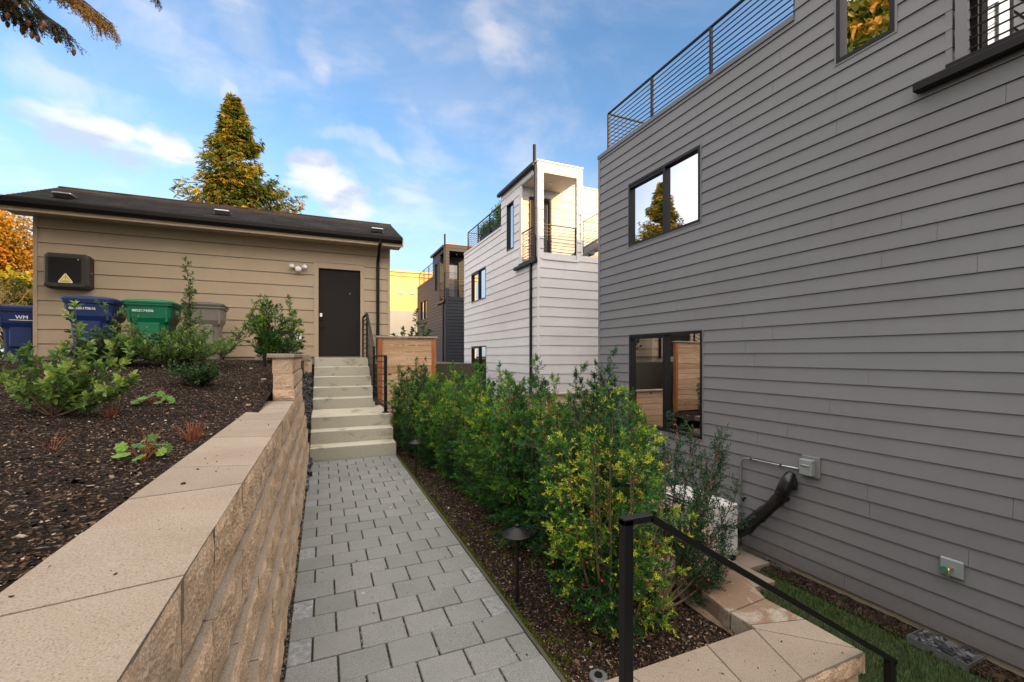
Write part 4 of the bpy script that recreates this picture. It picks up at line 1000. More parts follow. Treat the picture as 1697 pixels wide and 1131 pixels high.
w = MB(); w.box(ax0+.02, ax0+.08, ay0+.02, ay1-.02, az0-.07, az0); w.box(ax1-.08, ax1-.02, ay0+.02, ay1-.02, az0-.07, az0); put(w, 'foot', M['black'], A)
w = MB()
for q in ((4.35, 4.93, 3.55, 3.98), (4.35, 4.93, 3.985, 4.42), (4.35, 4.93, 4.425, 5.0), (4.935, 5.30, 3.90, 4.42), (3.9, 4.345, 3.9, 4.6)): w.box(*q, -1.32, -1.19, 0, R.random(), .006)
w.build('paving_slabs', M['cap'], label='pale concrete slabs under the heat pump', cat='paving slabs')
w = MB(); pts = [(5.36, 3.64, .02), (5.30, 3.65, -.06), (5.27, 3.68, -.18), (5.28, 3.74, -.31), (5.28, 3.90, -.50), (5.27, 4.06, -.67), (5.24, 4.18, -.82), (5.19, 4.34, -.94), (5.10, 4.50, -1.0), (4.94, 4.55, -1.0)]
rr = [.045, .075, .082, .078, .072, .082, .09, .10, .10, .09]
P2 = []; R2 = []
for i in range(len(pts)-1):
    for k in range(5):
        t = k/5; P2.append(Vector(pts[i]).lerp(Vector(pts[i+1]), t)); R2.append((rr[i]*(1-t)+rr[i+1]*t)*(1+(.0 if i < 3 else .22*mn.noise((i*3+k*2.3, 0, 0)))))
P2.append(Vector(pts[-1])); R2.append(rr[-1]); w.tube(P2, R2, 14)
L_ = thing('line_set_duct', 'lumpy black wrapped duct running from the wall down to the heat pump', 'duct', (5.3, 3.9, -1.2)); put(w, 'wrapped_hose', M['blackplastic'], L_, smooth=True)
for q, r_ in (((5.27, 3.705, -.27), .09), ((5.275, 4.02, -.63), .088), ((5.235, 4.19, -.83), .10)):
    w = MB(); q = Vector(q); d = Vector((0, .45, -.6)).normalized(); w.tube([q-d*.012, q+d*.012], r_, 14); put(w, 'strap', M['blackplastic'], L_)
w = MB(); w.lathe([(.09, 0), (.095, .06), (.085, .13), (.05, .19), (.01, .21)], (0, 0, 0), 16); h = put(w, 'wall_cap', M['blackplastic'], L_, smooth=True); h.location = Vector((5.345, 3.66, -.17))-L_.location; h.scale = (.62, 1, 1)
def wallbox():
    T = thing('disconnect_box', 'gray green electrical disconnect box on the gray siding', 'electrical box', (5.40, 3.43, .13))
    w = MB(); w.box(5.385, 5.415, 3.33, 3.54, .02, .27, bev=.006); put(w, 'back_plate', M['gray'], T)
    w = MB(); w.box(5.31, 5.384, 3.375, 3.525, .045, .235, bev=.008); put(w, 'body', M['bluegreen'], T)
    w = MB(); w.box(5.302, 5.3095, 3.40, 3.50, .150, .172, bev=.003); put(w, 'handle', M['galv'], T)
wallbox()
w = MB(); pts = [(5.385, 3.54, .09), (5.385, 3.9, .072), (5.385, 4.28, .065), (5.385, 4.35, .045), (5.385, 4.385, -.02), (5.385, 4.385, -.78), (5.385, 4.385, -1.18)]
w.tube(pts, .013, 8)
for q in ((5.385, 3.80, .077), (5.385, 4.22, .066), (5.385, 4.385, -.72)): w.box(q[0]-.02, q[0]+.02, q[1]-.016, q[1]+.016, q[2]-.018, q[2]+.022, bev=.003)
w.build('conduit', M['galv'], label='thin galvanised conduit bending down the gray wall from the disconnect box', cat='conduit', smooth=True)
w = MB(); w.tube([(5.40, 4.33, -.50), (5.36, 4.33, -.50), (5.36, 4.33, -.54)], .016, 8); w.build('wall_plug', M['black'], label='small black drain spout on the gray wall beside the conduit', cat='spout')
T = thing('hose_bib', 'outdoor tap with a green wheel on a gray mounting block', 'tap', (5.41, 2.15, -.5))
w = MB(); w.box(5.385, 5.416, 2.06, 2.23, -.585, -.42, bev=.01); put(w, 'mounting_block', M['bluegreen'], T)
w = MB(); w.tube([(5.385, 2.14, -.50), (5.33, 2.14, -.50), (5.315, 2.14, -.53), (5.315, 2.14, -.56)], [.012, .012, .013, .016], 8); put(w, 'spout', M['brass'], T)
w = MB(); w.lathe([(.028, 0), (.032, .006), (.028, .012)], (0, 0, 0), 9); h = put(w, 'wheel', M['green_tap'], T); h.location = Vector((5.30, 2.16, -.505))-T.location; h.rotation_euler = (0, rad(-80), 0)
w = MB(); w.box(5.335, 5.345, 3.72, 4.34, -1.245, -1.20); w.box(5.345, 5.42, 3.72, 3.73, -1.245, -1.20); w.box(5.33, 5.36, 3.66, 3.76, -1.225, -1.195)
for i in range(5): w.box(5.405, 5.412, 3.80+.11*i, 3.88+.11*i, -1.235, -1.20)
w.build('foundation_vent', M['galv'], label='galvanised vent well edging at the foot of the gray wall', cat='vent')
T = thing('pebble_tray', 'metal edged tray of dark pebbles at the foot of the gray wall', 'pebble tray', (5.3, 2.15, -1.25))
w = MB(); x0, x1, y0, y1 = 5.12, 5.43, 1.93, 2.36
for q in ((x0, x0+.006, y0, y1), (x0, x1, y0-.006, y0), (x0, x1, y1, y1+.006)): w.box(*q, -1.26, -1.19)
put(w, 'metal_edge', M['galv'], T)
o = chips('pebbles', 420, lambda rs: (rs.uniform(x0+.02, x1-.01), rs.uniform(y0+.02, y1-.02), -1.238+rs.uniform(0, .022)), .017, M['pebble'], rng=21, thick=.9, flat=.3); o.parent = T; o.location = -T.location

# ------------------------------------------------------------------ garden lights
def pathlight(x, y, label):
    T = thing('path_light', label, 'path light', (x, y, bedr(x, y)), 0, 'black path lights by the hedge')
    w = MB(); w.lathe([(.028, 0), (.026, .012), (.012, .016)], (0, 0, 0), 14); w.build('base', M['black']).parent = T
    w = MB(); w.tube([(0, 0, .01), (0, 0, .435)], .011, 8); w.build('stem', M['black']).parent = T
    w = MB(); w.lathe([(.088, .425), (.090, .431), (.060, .452), (.026, .470), (.016, .474), (.016, .486), (.006, .492)], (0, 0, 0), 24); w.build('shade', M['black']).parent = T
pathlight(1.085, 2.44, 'black mushroom path light in front of the yews, nearer to the camera')
pathlight(1.075, 5.55, 'black mushroom path light close to the foot of the concrete steps')
T = thing('ground_light', 'small round steel in-ground light set in the bed at the bottom edge', 'ground light', (1.165, 1.70, -.03))
w = MB(); w.lathe([(.040, 0), (.043, .035), (.040, .040)], (0, 0, 0), 20); w.build('rim', M['galv']).parent = T
w = MB(); w.lathe([(.020, .040), (.018, .046)], (0, 0, 0), 16); w.build('lens', M['black']).parent = T
w = MB(); w.tube([(-.74, 6.9, 1.33), (-.74, 6.9, 1.50)], .022, 10); w.build('spot_light', M['black'], label='short black bollard light in the mulch beside the block pier', cat='garden light')
# pale edging blocks along the garage foot
w = MB(); x = -1.2
while x < -.25: w.box(x, x+.05, 9.70, 9.735, 1.38, 1.50+R.uniform(-.005, .005), 0, R.random(), .004); x += .055
w.build('edging', M['cap'], label='row of short pale edging stakes behind the mulch bed by the steps', cat='edging')

# ------------------------------------------------------------------ yellow building far off
T = thing('stucco_building', 'sunlit yellow stucco building with a cornice seen between garage and townhouses', 'building', (5, 33, 1.3))
w = MB(); w.box(.5, 16, 31, 40, 4.62, 7.0); put(w, 'upper_wall', M['yellow'], T)
w = MB(); w.box(.5, 16, 31.002, 39.9, -1.3, 4.62); put(w, 'lower_wall', M['cream'], T)
w = MB(); w.box(.40, 16.1, 30.90, 40.1, 7.0, 7.10); w.box(.44, 16.05, 30.95, 40.05, 7.10, 7.26); w.box(.34, 16.1, 30.82, 40.1, 7.26, 7.36); put(w, 'cornice', M['yellow'], T)
for x in (5.0, 5.75):
    w = MB(); w.raw([(x-.14, 31, 5.78), (x+.14, 31, 5.78), (x+.14, 31, 5.96), (x-.14, 31, 5.96), (x-.14, 30.85, 5.80), (x+.14, 30.85, 5.80)], [(3, 2, 5, 4), (0, 4, 5, 1), (0, 3, 4), (1, 5, 2)]); put(w, 'wall_vent', M['cream'], T)

# ------------------------------------------------------------------ plants
def nrm(a): return a/np.maximum(np.linalg.norm(a, axis=-1, keepdims=True), 1e-9)
def needles(mb, P, D, L, Wd, A, m=0):
    """thin diamond blades: base P, direction D"""
    n = len(P); D = nrm(D); S = nrm(np.cross(D, np.random.RandomState(n).normal(0, 1, (n, 3)))); L = np.asarray(L)[:, None]; Wd = np.asarray(Wd)[:, None]
    V = np.stack([P, P+D*L*.45+S*Wd, P+D*L, P+D*L*.45-S*Wd], 1).reshape(-1, 3); mb.arr(V, np.arange(n)[:, None]*4+np.array([[0, 1, 2, 3]]), A, m)
def leaves(mb, P, D, N, L, Wd, A, fold=.25, m=0, curl=.15):
    """oval leaves folded along the midrib"""
    n = len(P); D = nrm(D); S = nrm(np.cross(D, N)); N = nrm(np.cross(S, D)); L = np.asarray(L)[:, None]; Wd = np.asarray(Wd)[:, None]
    up = N*Wd*fold; dn = -N*L*curl
    V = np.stack([P, P+D*L*.33+S*Wd*.5+up, P+D*L*.72+S*Wd*.42+up+dn*.4, P+D*L+dn, P+D*L*.72-S*Wd*.42+up+dn*.4, P+D*L*.33-S*Wd*.5+up], 1).reshape(-1, 3)
    k = np.arange(n)[:, None]*6
    mb.arr(V, np.concatenate([k+np.array([[0, 1, 2, 3]]), k+np.array([[0, 3, 4, 5]])]), np.tile(A, 2), m)
def curve(p0, p1, bend, n, rs):
    t = np.linspace(0, 1, n)[:, None]; mid = (p0+p1)/2+bend; return (1-t)**2*p0+2*(1-t)*t*mid+t**2*p1
def yew_mesh(seed, h=1.4, r=.34, nst=14, nbr=20, tipc=(.3, .6), yellow=.0, L=.029, lower=.05, lean=(0, 0), patch=0, wd=.0027, bd=.007):
    rs = np.random.RandomState(seed); fol = MB(); stm = MB(); ber = MB(); NP, ND, NL, NA = [], [], [], []; bp = []
    for s in range(nst):
        a = rs.uniform(0, 6.283); q = rs.uniform(.1, 1)**.7; p0 = np.array([math.cos(a)*.05, math.sin(a)*.05, -.04])
        hh = h*(1.04-.42*q*rs.uniform(.1, 1)) if s > 1 else h*rs.uniform(1.05, 1.15); p1 = np.array([math.cos(a)*r*q+lean[0]*q, math.sin(a)*r*q+lean[1]*q, hh])
        c = curve(p0, p1, np.array([math.cos(a)*r*q*.45, math.sin(a)*r*q*.45, -.05])+rs.normal(0, .03, 3), 14, rs)
        stm.tube([tuple(x) for x in c], list(np.linspace(.009, .002, 14)), 5)
        stone = rs.uniform(0, 1)
        for b in range(nbr):
            t = lower+(1-lower)*(b+rs.uniform(0, 1))/nbr; f = t*13; i = min(12, int(f)); P = c[i]+(c[i+1]-c[i])*(f-i); T = nrm(c[i+1]-c[i])
            out = np.array([P[0], P[1], 0]); out = out/max(.05, np.linalg.norm(out)); az = rs.uniform(0, 6.283)
            d = nrm(np.array([math.cos(az), math.sin(az), 0])+out*.75+np.array([0, 0, rs.uniform(-.15, .75)])+T*.15)
            bl = rs.uniform(.09, .24)*(1.15-.55*t)
            if t > .9: d = nrm(T+rs.normal(0, .25, 3)); bl = rs.uniform(.07, .15)
            e = P+d*bl+np.array([0, 0, .02]); bc = curve(P, e, np.array([0, 0, -.015]), 5, rs)
            if bl > .13: stm.tube([tuple(x) for x in bc], [.003, .0025, .002, .0015, .001], 3)
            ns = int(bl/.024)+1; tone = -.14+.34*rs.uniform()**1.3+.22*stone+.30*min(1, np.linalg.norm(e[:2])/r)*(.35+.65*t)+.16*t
            if patch: tone += .42*max(0, mn.noise((float(e[0])*4, float(e[1])*4, float(e[2])*3+seed)))*patch
            for q_ in range(2):                         # star of young needles at the branch end
                m = 24; ce = e+rs.normal(0, .012, 3)*q_; dd = nrm(rs.normal(0, 1, (m, 3))+d*1.1+np.array([0, 0, .2])); NP.append(np.tile(ce, (m, 1))+d*rs.uniform(0, .03, (m, 1))); ND.append(dd); NL.append(L*rs.uniform(.8, 1.35, m)); NA.append(np.clip(tone+.22+rs.uniform(-.1, .15, m)+(yellow*.35 if rs.uniform() < .25 else 0), 0, 1))
            for k in range(ns+2):
                u = min(1, k/ns); Q = P+(e-P)*u; side = nrm(np.cross(d, rs.normal(0, 1, 3)))
                sd = d if k > ns else nrm(d*.7+side*rs.uniform(.6, 1.5)); sl = rs.uniform(.040, .100)*(1.1-.3*t)
                nn = int(sl/.0034); uu = np.linspace(.0, 1, nn)[:, None]; pts = Q+sd*sl*uu
                pr = nrm(np.cross(np.tile(sd, (nn, 1)), rs.normal(0, 1, (nn, 3)))); dirs = nrm(pr+sd*(.55+.9*uu)+np.array([0, 0, .12]))
                NP.append(pts); ND.append(dirs); NL.append(L*rs.uniform(.7, 1.15, nn)*(1-.35*uu[:, 0]))
                y_ = yellow*max(0, 2.2*mn.noise((float(Q[0])*5+seed, float(Q[1])*5, float(Q[2])*5))) if yellow else 0
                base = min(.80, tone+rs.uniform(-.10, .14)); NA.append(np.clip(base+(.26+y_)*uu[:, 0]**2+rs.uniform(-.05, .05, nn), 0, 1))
                if rs.uniform() < bd*(1+3*(mn.noise((float(Q[0])*6, float(Q[1])*6, float(Q[2])*6)) > .25)): bp.append(Q+sd*.02+rs.normal(0, .012, 3))
    needles(fol, np.concatenate(NP), np.concatenate(ND), np.concatenate(NL), np.full(sum(map(len, NP)), wd), np.concatenate(NA))
    for p in bp: ber.lathe([(.0, -.008), (.0065, -.005), (.008, 0), (.0065, .006), (.001, .008)], tuple(p), 6)
    return fol, stm, ber
def yew(name_label, loc, mats, rz=0, sc=(1, 1, 1), group='yews of the hedge beside the path', **k):
    T = thing('yew_shrub', name_label, 'shrub', loc, rz, group); f, s, b = yew_mesh(**k)
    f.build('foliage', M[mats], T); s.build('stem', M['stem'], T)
    if b.n: b.build('berries', M['berry'], T, smooth=True, kind='stuff')
    T.scale = sc; return T
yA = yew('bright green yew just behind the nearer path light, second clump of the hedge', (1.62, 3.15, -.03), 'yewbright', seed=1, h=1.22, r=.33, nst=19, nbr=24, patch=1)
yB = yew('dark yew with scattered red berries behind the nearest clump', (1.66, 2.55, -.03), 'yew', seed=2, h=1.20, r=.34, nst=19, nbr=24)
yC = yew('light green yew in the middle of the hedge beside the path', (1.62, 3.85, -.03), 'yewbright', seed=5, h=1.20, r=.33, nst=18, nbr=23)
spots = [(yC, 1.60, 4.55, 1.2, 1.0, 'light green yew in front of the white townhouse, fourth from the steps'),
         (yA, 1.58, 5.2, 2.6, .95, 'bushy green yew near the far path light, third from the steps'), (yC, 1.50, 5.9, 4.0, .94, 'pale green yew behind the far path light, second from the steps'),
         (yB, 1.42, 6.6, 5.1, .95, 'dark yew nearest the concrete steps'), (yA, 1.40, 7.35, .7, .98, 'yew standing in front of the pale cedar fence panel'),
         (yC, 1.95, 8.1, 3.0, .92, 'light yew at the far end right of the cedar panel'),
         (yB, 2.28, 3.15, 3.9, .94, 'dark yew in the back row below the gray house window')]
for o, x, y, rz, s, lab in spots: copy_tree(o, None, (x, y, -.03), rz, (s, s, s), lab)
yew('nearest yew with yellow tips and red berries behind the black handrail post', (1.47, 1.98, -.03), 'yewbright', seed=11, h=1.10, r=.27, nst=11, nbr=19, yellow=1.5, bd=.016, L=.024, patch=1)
# spreading dark yew branch that leans right in front of the heat pump
def lean_yew():
    rs = np.random.RandomState(4); T = thing('yew_shrub', 'sparse dark yew leaning right over the low wall in front of the heat pump', 'shrub', (1.80, 2.05, -.04), 0, 'yews of the hedge beside the path')
    fol, stm, ber = MB(), MB(), MB(); NP, ND, NL, NA = [], [], [], []
    ends = [(.62, .32, .98), (.80, .22, .80), (.50, .10, .80), (.70, .02, .62), (.36, .0, .62), (.46, .30, 1.03), (.85, .35, .60), (.55, -.05, .45), (.30, .25, .86), (.42, -.12, .30), (.78, .22, .93)]
    for e in ends:
        e = np.array(e)*np.array([1, 1, 1.0]); c = curve(np.array([0, 0, 0.]), e, np.array([.08, 0, -.10]), 12, rs); stm.tube([tuple(x) for x in c], list(np.linspace(.010, .002, 12)), 6)
        for b in range(19):
            t = .30+.70*b/18; f = t*11; i = min(10, int(f)); P = c[i]+(c[i+1]-c[i])*(f-i); T_ = nrm(c[i+1]-c[i])
            d = nrm(T_*.9+nrm(np.cross(T_, rs.normal(0, 1, 3)))*rs.uniform(.5, 1.0)+np.array([0, 0, .25])); bl = rs.uniform(.06, .15)*(1.25-.6*t); ns = int(bl/.02)+1; tone = rs.uniform(.12, .5)
            if bl > .07: stm.tube([tuple(P), tuple(P+d*bl)], [.002, .001], 3)
            for k in range(ns+1):
                Q = P+d*bl*min(1, k/ns); sd = d if k == ns else nrm(d*.8+nrm(np.cross(d, rs.normal(0, 1, 3)))*rs.uniform(.4, .9)); sl = rs.uniform(.045, .085); nn = int(sl/.0032); uu = np.linspace(0, 1, nn)[:, None]
                NP.append(Q+sd*sl*uu); ND.append(nrm(nrm(np.cross(np.tile(sd, (nn, 1)), rs.normal(0, 1, (nn, 3))))+sd*(.5+.8*uu))); NL.append(.025*rs.uniform(.7, 1.15, nn)*(1-.3*uu[:, 0])); NA.append(np.clip(tone+.15*uu[:, 0]+rs.uniform(-.05, .05, nn), 0, 1))
                if rs.uniform() < .05:
                    q = Q+rs.normal(0, .01, 3); ber.lathe([(.0, -.0065), (.0055, -.003), (.0065, 0), (.0055, .004), (.001, .006)], tuple(q), 7)
    needles(fol, np.concatenate(NP), np.concatenate(ND), np.concatenate(NL), np.full(sum(map(len, NP)), .0026), np.concatenate(NA))
    fol.build('foliage', M['yew'], T); stm.build('stem', M['stem'], T); ber.build('berries', M['berry'], T, smooth=True, kind='stuff')
lean_yew()

def broad(label, loc, stems, leafL, mat, seed, cat='shrub', smat='stem', tone=(.2, .9), ntw=12, lpt=9, wr=.5, r0=.008, group=None, name='leafy_shrub', tw=(.06, .16), start=.2, tip=.25):
    """stems: list of end points relative to loc (optionally start offsets); twigs with spiralled leaves"""
    rs = np.random.RandomState(seed); T = thing(name, label, cat, loc, 0, group); f, s = MB(), MB(); P_, D_, N_, L_, A_ = [], [], [], [], []
    for e in stems:
        e = np.array(e, float); c = curve(np.zeros(3), e, rs.normal(0, .05, 3)*np.array([1, 1, .3])+np.array([e[0]*.15, e[1]*.15, -.02]), 10, rs); s.tube([tuple(x) for x in c], list(np.linspace(r0, r0*.25, 10)), 6)
        for b in range(ntw):
            t = start+(1-start)*(b+.5)/ntw; i = min(8, int(t*9)); P = c[i]+(c[i+1]-c[i])*(t*9-i); T_ = nrm(c[i+1]-c[i]); az = b*2.4+rs.uniform(-.4, .4)
            d = nrm(np.array([math.cos(az), math.sin(az), rs.uniform(.1, .9)])+T_*.4); bl = rs.uniform(*tw)*(1.25-.7*t)
            if b == ntw-1: d = T_; bl = .05
            s.tube([tuple(P), tuple(P+d*bl)], [r0*.3, r0*.15], 3); tn = rs.uniform(*tone)
            for k in range(lpt):
                u = (k+1)/lpt; Q = P+d*bl*u; a2 = k*2.4; x = nrm(np.cross(d, [.3, .2, 1])); y = np.cross(d, x)
                ld = nrm((x*math.cos(a2)+y*math.sin(a2))*(1.15-.5*u)+d*(.35+.7*u)+np.array([0, 0, .1])); P_.append(Q); D_.append(ld); N_.append(nrm(d+np.array([0, 0, .9])+rs.normal(0, .3, 3)))
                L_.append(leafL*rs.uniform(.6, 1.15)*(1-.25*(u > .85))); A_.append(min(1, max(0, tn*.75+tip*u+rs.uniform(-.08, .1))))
    L_ = np.array(L_); leaves(f, np.array(P_), np.array(D_), np.array(N_), L_, L_*wr, np.array(A_))
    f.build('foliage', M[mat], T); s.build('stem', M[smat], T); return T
def at(x, y): return (x, y, bedz(x, y)-.01)
# large pale glossy shrub, front left
rs_ = np.random.RandomState(31)
st1 = [(rs_.uniform(-.34, .50), rs_.uniform(-.25, .35), rs_.uniform(.18, .54)) for _ in range(11)]+[(.10, .05, .80), (.20, .0, .50), (.36, .1, .56), (.50, .0, .50), (-.14, -.05, .44), (-.38, .1, .34)]
broad('pale green glossy shrub at the left with tall shoots in front of the blue bin', at(-1.76, 4.15), st1, .062, 'arb', 5, ntw=9, lpt=8, wr=.52, r0=.007, tone=(.25, .95), tip=.35)
# tangle of light shrubs and dark salal by the bins
st2 = [(rs_.uniform(-.75, .65), rs_.uniform(-.4, .4), rs_.uniform(.18, .50)) for _ in range(46)]+[(.05, .1, .55), (-.80, 0, .80), (-.55, 0, .72), (.1, .1, .75), (.25, 0, .68)]
broad('broad gray green shrub spreading below the green and gray bins', at(-1.72, 6.9), st2, .050, 'arb', 6, ntw=12, lpt=8, wr=.48, r0=.007, tone=(.1, .8), tip=.35)
broad('tall leafy shoot rising above the gray bin', at(-1.62, 7.0), [(-.04, .0, 1.38), (.02, .0, 1.0)], .060, 'arb', 7, ntw=18, lpt=8, wr=.42, r0=.009, tone=(.05, .5), start=.4, tw=(.05, .15))
broad('leaning leafy shoot between the gray bin and the small yew', at(-1.35, 7.0), [(.55, .0, .98), (.35, .05, .55), (.50, .1, .62)], .052, 'arb', 8, ntw=15, lpt=8, wr=.42, r0=.007, tone=(.1, .7), tw=(.05, .14))
st3 = [(rs_.uniform(-.50, .45), rs_.uniform(-.3, .3), rs_.uniform(.12, .42)) for _ in range(36)]
broad('dark low salal with reddish tips in front of the green bin', at(-2.35, 6.9), st3, .055, 'salal', 9, ntw=10, lpt=7, wr=.6, r0=.005, tone=(.1, .95))
st4 = [(rs_.uniform(-.22, .22), rs_.uniform(-.2, .2), rs_.uniform(.07, .24)) for _ in range(20)]
broad('small dark leathery shrub low on the mulch in the middle of the bed', at(-1.22, 5.55), st4, .045, 'salal', 10, ntw=8, lpt=6, wr=.6, r0=.004, tone=(.1, .75))
# small yew by the garage door
T = yew('small loose yew before the garage wall left of the door', (-.66, 7.9, 1.39), 'yewbright', seed=21, h=.84, r=.36, nst=14, nbr=18, L=.026, wd=.004, yellow=.3, group='yews by the garage')
# young shrub behind the cedar panel
broad('thin leafy shrub showing above the cedar fence panel', (2.1, 11.2, 1.2), [(-.25, 0, .95), (.1, 0, 1.45), (.3, 0, 1.1), (-.45, .2, .8), (.45, .1, .9), (.0, .1, .9), (.2, -.2, .7)], .11, 'salal', 12, ntw=9, lpt=6, wr=.6, r0=.010, tone=(.3, .9), tw=(.1, .3))
# lime leaved perennials
def heuchera(label, x, y, n, R_, L, seed):
    rs = np.random.RandomState(seed); T = thing('leafy_perennial', label, 'plant', at(x, y), 0, 'lime leaved perennials in the mulch'); f, s = MB(), MB()
    for i in range(n):
        a = 2.4*i+rs.uniform(-.3, .3); r = R_*math.sqrt((i+.6)/n); z = .10*(1-r/R_)+.035+rs.uniform(-.015, .02); c = np.array([r*math.cos(a), r*math.sin(a), z]); s.tube([(0, 0, .0), tuple(c*.6+np.array([0, 0, .02])), tuple(c)], .0022, 4)
        l = L*rs.uniform(.7, 1.1); out = np.array([math.cos(a), math.sin(a), -.15]); nod = rs.uniform(-.6, .4); X = nrm(out); Y = nrm(np.cross([nod, -.9, 1], X)); Nn = np.cross(X, Y); k = 14; pts = []
        for j in range(k):
            t = 2*math.pi*j/k; q = l*.5*(1+.13*math.cos(7*t)) * (1-.35*max(0, math.cos(t-math.pi))**6); pts.append(tuple(c+X*(q*math.cos(t)+l*.2)+Y*q*math.sin(t)+Nn*(-.25*q*q/l+.004*math.cos(7*t))))
        va = rs.uniform(.1, 1)
        for j in range(k): f.poly([tuple(c+X*l*.05), pts[j], pts[(j+1) % k]], 0, va)
    f.build('foliage', M['heu'], T); s.build('stalk', M['stemred'], T)
heuchera('lime green round leaved plant in front of the red twigs', -.80, 2.66, 12, .105, .070, 1)
heuchera('small lime green plant farther back in the bed', -1.32, 4.65, 14, .12, .075, 2)
def twigs(label, x, y, n, h, sp, seed):
    rs = np.random.RandomState(seed); mb = MB()
    for i in range(n):
        a = rs.uniform(0, 6.283); q = rs.uniform(0, 1); b = (.02*math.cos(a), .02*math.sin(a), 0); hh = h*rs.uniform(.5, 1.1); mb.tube([b, (sp*q*.5*math.cos(a), sp*q*.5*math.sin(a), hh*.55), (sp*q*math.cos(a)+rs.normal(0, .008), sp*q*math.sin(a), hh)], [.0022, .0017, .0010], 4, 0, rs.uniform())
    o = mb.build('dry_stems', M['stemred'], label=label, cat='dry plant', group='clumps of dry red stems'); o.location = at(x, y)
twigs('upright clump of dry red stems right of the lime green plant', -.72, 3.18, 60, .12, .10, 1)
twigs('loose red stems just behind the nearest lime green plant', -.82, 2.82, 26, .13, .10, 2)
twigs('low red brown stems in the middle distance of the bed', -1.42, 4.1, 40, .10, .12, 3)
twigs('red stems behind the far lime green plant', -1.30, 4.78, 26, .14, .10, 4)
twigs('few snapped red stems in front of the big pale shrub', -1.30, 3.05, 10, .11, .12, 5)
broad('bronze tinged straggly plant at the left edge of the picture', at(-1.62, 2.62), [(.10, .1, .24), (.02, 0, .26), (.14, -.05, .16), (-.05, 0, .22), (.08, .15, .12)], .030, 'salal', 15, ntw=9, lpt=7, wr=.5, r0=.004, tone=(.75, 1.1), cat='plant', smat='stemred', tw=(.03, .07))
# stones and fallen leaves
for i, (x, y, s_, lab) in enumerate(((-.66, 6.1, .028, 'pale round stone in the mulch left of the block pier'), (-.62, 4.6, .020, 'small pale stone in the mulch near the wall caps'), (-.9, 6.9, .02, 'pale pebble at the top of the mulch slope'))):
    mb = MB(); mb.lathe([(.2, -.7), (.8, -.35), (1, 0), (.75, .4), (.25, .6)], (0, 0, 0), 9); o = mb.build('stone', M['gravelstone'] if 'gravelstone' in M else M['cap'], label=lab, cat='stone', smooth=True); o.location = (x, y, bedz(x, y)+.01); o.scale = (s_*1.3, s_, s_)

# ------------------------------------------------------------------ trees
def frond_tree(label, loc, H, Rb, n, mat, seed, name='cedar_tree', L=.30, W=.13, tr=.12, droop=.25, sun=(.45, -1)):
    rs = np.random.RandomState(seed); T = thing(name, label, 'tree', loc, rs.uniform(0, 0)); f, s = MB(), MB()
    s.tube([(0, 0, -1), (0, 0, H*.5), (.05, 0, H*.97)], [tr, tr*.6, .015], 8)
    P, D, N, LL, A = [], [], [], [], []; nb = int(n/26)
    for b in range(nb):
        t = rs.uniform(0, 1)**.80; z = H*(.22+.76*t); az = rs.uniform(0, 6.283); rr = Rb*(1-t)**1.0*(.66+.55*mn.noise((math.cos(az)*1.5, math.sin(az)*1.5, z*1.3+seed)) + rs.uniform(-.18, .30))+.08
        o = np.array([math.cos(az), math.sin(az), 0]); p0 = np.array([0, 0, z-.10*rr]); p1 = o*rr+np.array([0, 0, z+rr*(.28-.15*t)]); c = curve(p0, p1, np.array([0, 0, -.18*rr]), 8, rs)
        s.tube([tuple(x) for x in c], list(np.linspace(.022, .004, 8)), 3); tone = rs.uniform(.0, .62)
        side = np.array([-o[1], o[0], 0])
        for k in range(26):
            u = .30+.70*rs.uniform()**.75; i = min(6, int(u*7)); Q = c[i]+(c[i+1]-c[i])*(u*7-i)+side*rs.normal(0, .14*rr*(1.15-u)+.05)+np.array([0, 0, rs.normal(0, .05)]); P.append(Q)
            D.append(nrm(o*rs.uniform(.3, 1)+side*rs.normal(0, .5)+np.array([0, 0, rs.uniform(-.6, .55)-droop*.3]))); N.append(nrm(np.array([0, 0, 1.])+o*.7+rs.normal(0, .35, 3))); LL.append(L*rs.uniform(.5, 1.1)*(.65+.35*(1-t))); A.append(tone+.30*u+rs.uniform(-.12, .12))
    P, D, N, LL, A = map(np.array, (P, D, N, LL, A)); D = nrm(D)
    # each frond: a flat spray of several narrow lobes
    for a_, l_, w_ in ((0, 1, .22), (.55, .72, .2), (-.55, .72, .2), (1.0, .5, .2), (-1.0, .5, .2)):
        S = nrm(np.cross(D, N)); d2 = D*math.cos(a_)+S*math.sin(a_); leaves(f, P+D*(LL*.12)[:, None], d2, N, LL*l_, LL*l_*w_, np.clip(A, 0, 1), .1, 0, .3)
    f.build('foliage', M[mat], T); s.build('trunk', M['bark'], T); return T
frond_tree('tall conical conifer catching golden light behind the garage roof', (-2.34, 14.7, 1.3), 7.7, 2.6, 15000, 'cedarleaf', 3, L=.21)
frond_tree('small rounded conifer top left of the tall golden one', (-4.55, 17.3, 1.3), 5.0, 1.3, 5200, 'cedarleaf', 4, L=.2)
